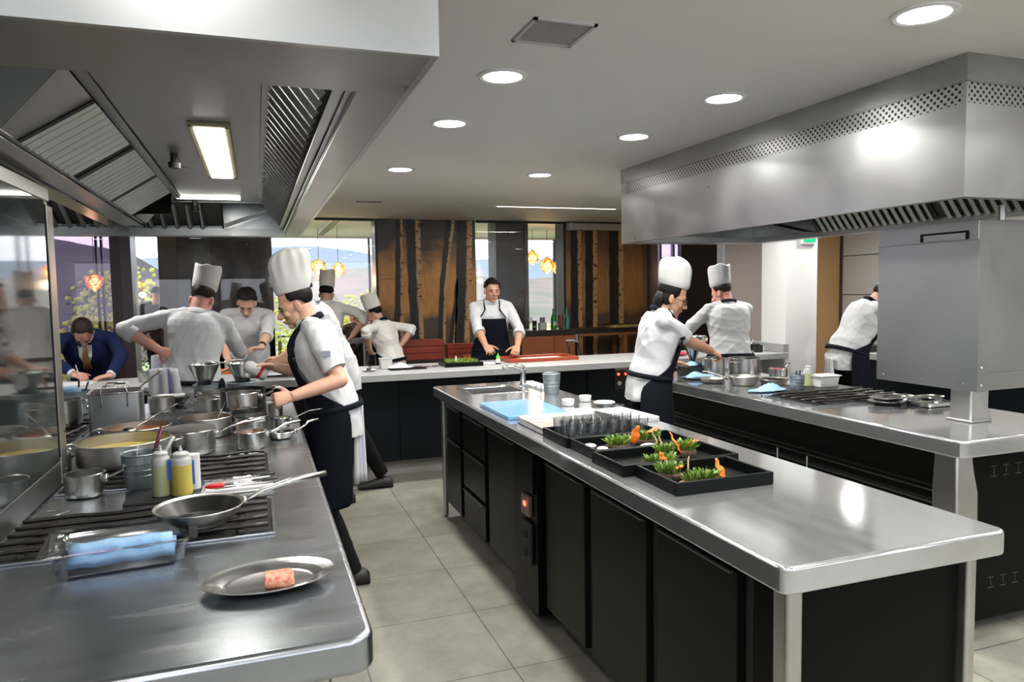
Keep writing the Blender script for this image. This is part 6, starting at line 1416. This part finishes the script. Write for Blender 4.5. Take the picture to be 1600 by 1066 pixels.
def hang_cloth(par, top, w_, ln, name, m, depth=.03, stripe=None, ax=(1, 0, 0), out=(0, -1, 0)):
    ax, out = Vector(ax), Vector(out); top = Vector(top); rows = []
    for j in range(9):
        z = -ln*j/8; row = []
        for i in range(15):
            u = i/14-.5; row.append(top+ax*(u*w_*(1-.35*(1-j/8)))+out*(depth*math.cos(u*19)*(.4+.6*j/8)+.02)+Vector((0, 0, z-.02*abs(u))))
        rows.append(row)
    o = B().loft(rows, cap=False, closed=False).build(name, m, par, smooth=0, solid=.004)
    if stripe:
        q = [[r[9]+out*.006, r[10]+out*.006] for r in rows]; B().loft(q, cap=False, closed=False).build('printed_stripe', stripe, o, smooth=0, solid=.001)
    return o

# 1 nearest chef, at the left cooking island
P1 = person('chef in tall puffed toque and navy apron nearest the camera, pouring from a white bottle', .375, 3.92, 88, 1.70, lean=16, head=(20, 0, 0), voxel=.005, sleeve='short',
            handR=dict(at=(.08, 4.12, 1.155), pole=(.3, .3, -1), fd=(-1, .1, .1), nb=(0, .5, 1), curl=38), handL=dict(at=(.145, 3.62, 1.055), pole=(.6, -.4, -1), fd=(-1, 0, -.12), nb=(0, -.8, .5), curl=62),
            hat=('puff', .235, 1.0), hatlean=.30, hairstyle='short', legs=((0, .06), (0, -.06)), loose=1.6, bulk=.93, debug='P1')
P1r = P1['root']
tw = P1['S'](.10)[0]; hang_cloth(P1r, tw+Vector((-.06, -.115, -.0)), .09, .42, 'white_apron_string', M['whitecloth'], .012, M['purpleprint'], ax=(.6, -.8, 0), out=(-.8, -.6, 0))
B().box(-.001, .001, -.022, .022, -.014, .014).xf(Matrix.Translation(P1['sh'][-1].lerp(P1['elb'][-1], .42)+Vector((-.073, 0, 0)))).build('sleeve_emblem', M['embroid'], P1r)
# 2 chef seen from behind, left arm akimbo
P2 = person('chef seen from behind in flat paper toque, hand on hip, white towel hanging', -.43, 5.22, -8, 1.73, lean=9, side=7, head=(26, -6, 8), voxel=.007, sleeve='elbow',
            handL=dict(at=(-.60, 5.16, 1.20), pole=(-1, -.1, .35), fd=(.8, .2, -.4), nb=(-.4, -.9, 0), curl=35), handR=dict(at=(-.17, 5.62, 1.02), pole=(.8, -.6, 0), fd=(0, 1, -.1), nb=(0, 0, 1), curl=35),
            hat=('flat', .165, 1.0), hatlean=.2, hair='hairbrown', skin='skin_pink', loose=1.5, bib=False, face=True, debug='P2')
hang_cloth(P2['root'], P2['S'](.32)[0]+Vector((-.13, -.175, .0)), .26, .42, 'white_towel', M['whitecloth'], .022, M['purpleprint'])
for k, (a, b) in enumerate(((-.052, -.03), (-.026, .0), (.004, .03), (.034, .052))):
    B().tube([P2['Hd']((a, -.112, .155)), P2['Hd'](((a+b)/2, -.122, .166-.008*(k % 2))), P2['Hd']((b, -.117, .152))], .0035, 5, flat=.3).build('printed_script', M['embroid'], P2['root'])
# 3 curly haired man facing us behind the bar
P3 = person('bareheaded man with dark curly hair in a white jacket looking down behind the bar', -.09, 6.93, 184, 1.74, lean=26, head=(38, -10, -4), voxel=.007, sleeve='elbow',
            handL=dict(at=(.02, 6.30, 1.10), pole=(1, 0, -.5), fd=(-1, -.25, .02), nb=(0, .2, 1), curl=28), handR=dict(at=(-.24, 6.25, .99), pole=(-1, 0, 0), fd=(.4, -1, -.2), nb=(0, 0, 1), curl=35),
            apron=None, hairstyle='curly', loose=1.6, debug='P3')
q = P3['wri'][-1].lerp(P3['elb'][-1], .16); d = (P3['elb'][-1]-P3['wri'][-1]).normalized()
B().tube([q-d*.012, q+d*.012], [.033, .033], 16).build('wrist_watch', M['watch'], P3['root'], smooth=40)
B().tube([P3['S'](.74)[0]+P3['S'](.74)[1] @ Vector((-.04-.011*k, .148, .006*math.sin(k*2.6))) for k in range(8)], .003, 5).build('name_embroidery', M['embroid'], P3['root'])
# 4 bent chef behind the nearest one
P4 = person('white jacketed chef bending over the bar behind the nearest chef, head hidden', .56, 5.46, 86, 1.79, lean=27, head=(14, 0, 0), voxel=.008, sleeve='elbow',
            handR=dict(at=(.16, 5.80, 1.06), pole=(0, 1, -1), fd=(-1, .3, 0), nb=(0, 0, 1), curl=30), handL=dict(at=(.06, 5.28, 1.06), pole=(.3, -.4, -1), fd=(-1, .2, -.3), nb=(0, 0, 1), curl=30),
            apron=None, hat=None, loose=1.8, legs=((.15, -.33), (0, .0)), face=False, debug='P4')
# 4b chef in a cream toque behind the bar
P4b = person('chef in a cream flat toque half hidden behind the bent white jacket', .66, 7.75, -20, 1.74, lean=10, head=(18, 0, 0), voxel=.008, sleeve='elbow', cloth='shade_cloth',
            handR=dict(at=(.93, 7.66, 1.10), pole=(1, -.5, -.5), curl=30), apron='navy', bib=False, hat=('flat', .20, .95), hatmat='hat2', face=False, debug='P4b')
# 5 small chef before the mural
P5 = person('small chef in cream toque with hand on hip before the birch mural, back turned', 1.29, 7.35, 55, 1.52, lean=18, head=(22, 6, 0), voxel=.007, sleeve='elbow', cloth='shade_cloth',
            handR=dict(at=(1.40, 7.42, 1.00), pole=(1, -.1, .1), fd=(-.7, -.3, -.5), nb=(.6, -.4, 0), curl=45), handL=dict(at=(1.04, 7.18, 1.0), pole=(-.4, -.6, -.4), curl=35),
            hat=('flat', .185, .95), hatmat='hat2', loose=1.4, debug='P5')
# 6 smiling chef facing the camera
P6 = person('bareheaded chef with straight black hair in white shirt and navy bib apron facing us', 2.19, 6.83, 168, 1.735, lean=8, head=(3, 8, -3), voxel=.006, sleeve='elbow', skin='skin_tan',
            handR=dict(at=(2.00, 6.36, .985), pole=(-1, .5, .0), fd=(.15, -.9, -.35), nb=(-.3, 0, 1), curl=35), handL=dict(at=(2.31, 6.40, 1.02), pole=(1, .6, .0), fd=(-.45, -.6, -.5), nb=(.3, 0, 1), curl=42),
            hairstyle='fringe', loose=1.3, bulk=.94, debug='P6')
for z in (.50, .58, .66): B().ell(P6['S'](z+.2)[0]+P6['S'](z+.2)[1] @ Vector((0, .150-(z-.5)*.12, 0)), (.006, 0, 0), (0, .004, 0), (0, 0, .006), 8, 5).build('button', M['lightgrey'], P6['root'])
# 7 chef with glasses between the islands
P7 = person('chef with glasses and long black hair under a rounded toque between the two right islands', 2.30, 3.98, -112, 1.69, lean=13, head=(20, -4, 0), bulk=.90, tie_t=.16, hem=-.12, voxel=.006, sleeve='short', skin='skin_tan',
            handR=dict(at=(2.80, 3.98, 1.12), pole=(-1, -.6, -.9), fd=(1, .12, -.45), nb=(.2, -.5, 1), curl=42), handL=dict(at=(2.66, 4.28, 1.04), pole=(-.2, .6, -1), fd=(1, .3, -.1), nb=(0, .2, 1), curl=18),
            hat=('round', .195, 1.0), hatlean=.28, hairstyle='long', loose=1.7, apr_len=.52, debug='P7')
gl = B()
for sd in (1, -1):
    gl.tube([P7['Hd']((sd*.033+.024*math.cos(a), .106-.004*abs(math.cos(a)), .006+.018*math.sin(a))) for a in np.linspace(0, 2*PI, 13)[:-1]], .002, 5, loop=True)
    gl.tube([P7['Hd']((sd*.057, .100, .012)), P7['Hd']((sd*.078, .05, .014)), P7['Hd']((sd*.082, -.01, .012))], .002, 5)
gl.tube([P7['Hd']((-.010, .108, .010)), P7['Hd']((.010, .108, .010))], .002, 5); gl.build('glasses', M['blackframe'], P7['root'])

# 8 chef with his back to us at the right end of the bar
P8 = person('chef with back turned in plain tall toque working at the right end of the bar', 3.88, 5.28, -16, 1.69, lean=11, head=(20, 46, 0), voxel=.007, sleeve='mid', skin='skin_pink',
            handL=dict(at=(3.62, 5.76, 1.03), pole=(-1, -.6, -.3), fd=(-.3, 1, -.2), nb=(0, 0, 1), curl=35), handR=dict(at=(4.02, 5.80, 1.03), pole=(1, -.6, -.3), fd=(-.6, 1, -.2), nb=(0, 0, 1), curl=35),
            hat=('flat', .185, .98), hatlean=.25, hair='hairbrown', loose=1.4, debug='P8')
hang_cloth(P8['root'], P8['S'](.06)[0]+Vector((.01, -.165, .0)), .26, .22, 'gathered_shirt_tail', M['whitecloth'], .022)
# 9 chef bending at far right
P9 = person('bending chef in short sleeves at far right, partly hidden by the steel cabinet', 4.90, 5.02, -104, 1.72, lean=31, head=(42, -6, 0), voxel=.007, sleeve='short',
            handR=dict(at=(5.42, 4.86, 1.01), pole=(-.3, -.5, -1), fd=(1, 0, -.2), nb=(0, 0, 1), curl=35), handL=dict(at=(5.52, 5.18, 1.02), pole=(-.3, .5, -1), fd=(1, 0, -.2), nb=(0, 0, 1), curl=35),
            hat=('flat', .19, 1.0), loose=1.4, debug='P9')
hang_cloth(P9['root'], P9['S'](-.02)[0]+Vector((.04, -.160, .0)), .16, .16, 'white_shirt_tail', M['whitecloth'], .01)
# 10 man in a blue suit writing at the bar
P10 = person('man in blue suit and ochre tie bent over the bar writing on paper', -1.33, 7.02, 180, 1.72, lean=40, head=(62, 4, 0), voxel=.007, sleeve='long', top='suit', cloth='suit', skin='skin_pink', hair='hairbrown',
             handR=dict(at=(-1.36, 6.40, .955), pole=(-1, .1, .3), fd=(.9, -.35, -.25), nb=(-.1, -.3, 1), curl=48), handL=dict(at=(-1.10, 6.36, .935), pole=(1, .1, .3), fd=(-.95, -.25, -.1), nb=(0, -.1, 1), curl=18),
             apron=None, collar=True, hairstyle='short', loose=1.2, debug='P10', hipdrop=.10)
_s = P10['S']; tp = [_s(t)[0]+_s(t)[1] @ Vector((0, o, 0)) for t, o in ((.97, .085), (.86, .135), (.70, .160), (.5, .165))]
B().tube(tp, [.012, .022, .028, .034], 8, flat=.3, up=(0, 0, 1)).build('necktie', M['tie'], P10['root'], smooth=0)
sf = B(); r0 = [_s(.98)[0]+_s(.98)[1] @ Vector((u, .080, 0)) for u in (-.05, .05)]; r1 = [_s(.82)[0]+_s(.82)[1] @ Vector((u, .142, 0)) for u in (-.045, .045)]; r2 = [_s(.6)[0]+_s(.6)[1] @ Vector((u, .158, 0)) for u in (-.012, .012)]
sf.loft([r0, r1, r2], cap=False, closed=False); sf.build('shirt_front', M['whitecloth'], P10['root'], solid=.004)
B().tube([P10['loc']((-1.30, 6.33, .925)), P10['loc']((-1.335, 6.37, 1.03))], .004, 6).build('pen', M['lightgrey'], P10['root'])
# 11 waiter in black
P11 = person('waiter in black standing with his back turned by the white dining table', -1.29, 11.0, -12, 1.74, lean=2, head=(5, 10, 0), voxel=.008, sleeve='long', top='suit', cloth='blackcloth', skin='skin_pink', hair='hairbrown', hairstyle='bald',
             handR=dict(at=(-1.17, 10.9, 1.02), pole=(1, -.6, 0), curl=30), handL=dict(at=(-1.40, 10.9, 1.02), pole=(-1, -.6, 0), curl=30), apron=None, debug='P11')
# 12, 13 seated guests
P12 = person('seated guest with dark brown hair in a dark brown jacket in the dining room', 1.42, 10.85, 20, 1.74, lean=3, head=(6, 30, 0), voxel=.009, sleeve='long', top='suit', cloth='browncloth', skin='skin_pink', hair='hairbrown', hairstyle='fringe',
             apron=None, seated=True, hipdrop=.36, handR=dict(at=(1.50, 11.22, .95), pole=(1, -.5, -.5)), handL=dict(at=(1.22, 11.22, .95), pole=(-1, -.5, -.5)), debug='P12')
P13 = person('seated guest in dark clothes and dark cap beside the small chef', 1.58, 10.02, -20, 1.68, lean=5, head=(12, 20, 0), voxel=.009, sleeve='long', top='suit', cloth='blackcloth', skin='skin_pink', hairstyle='fringe',
             apron=None, seated=True, hipdrop=.38, handR=dict(at=(1.81, 10.36, .9), pole=(1, -.5, -.5)), handL=dict(at=(1.54, 10.40, .9), pole=(-1, -.5, -.5)), debug='P13')
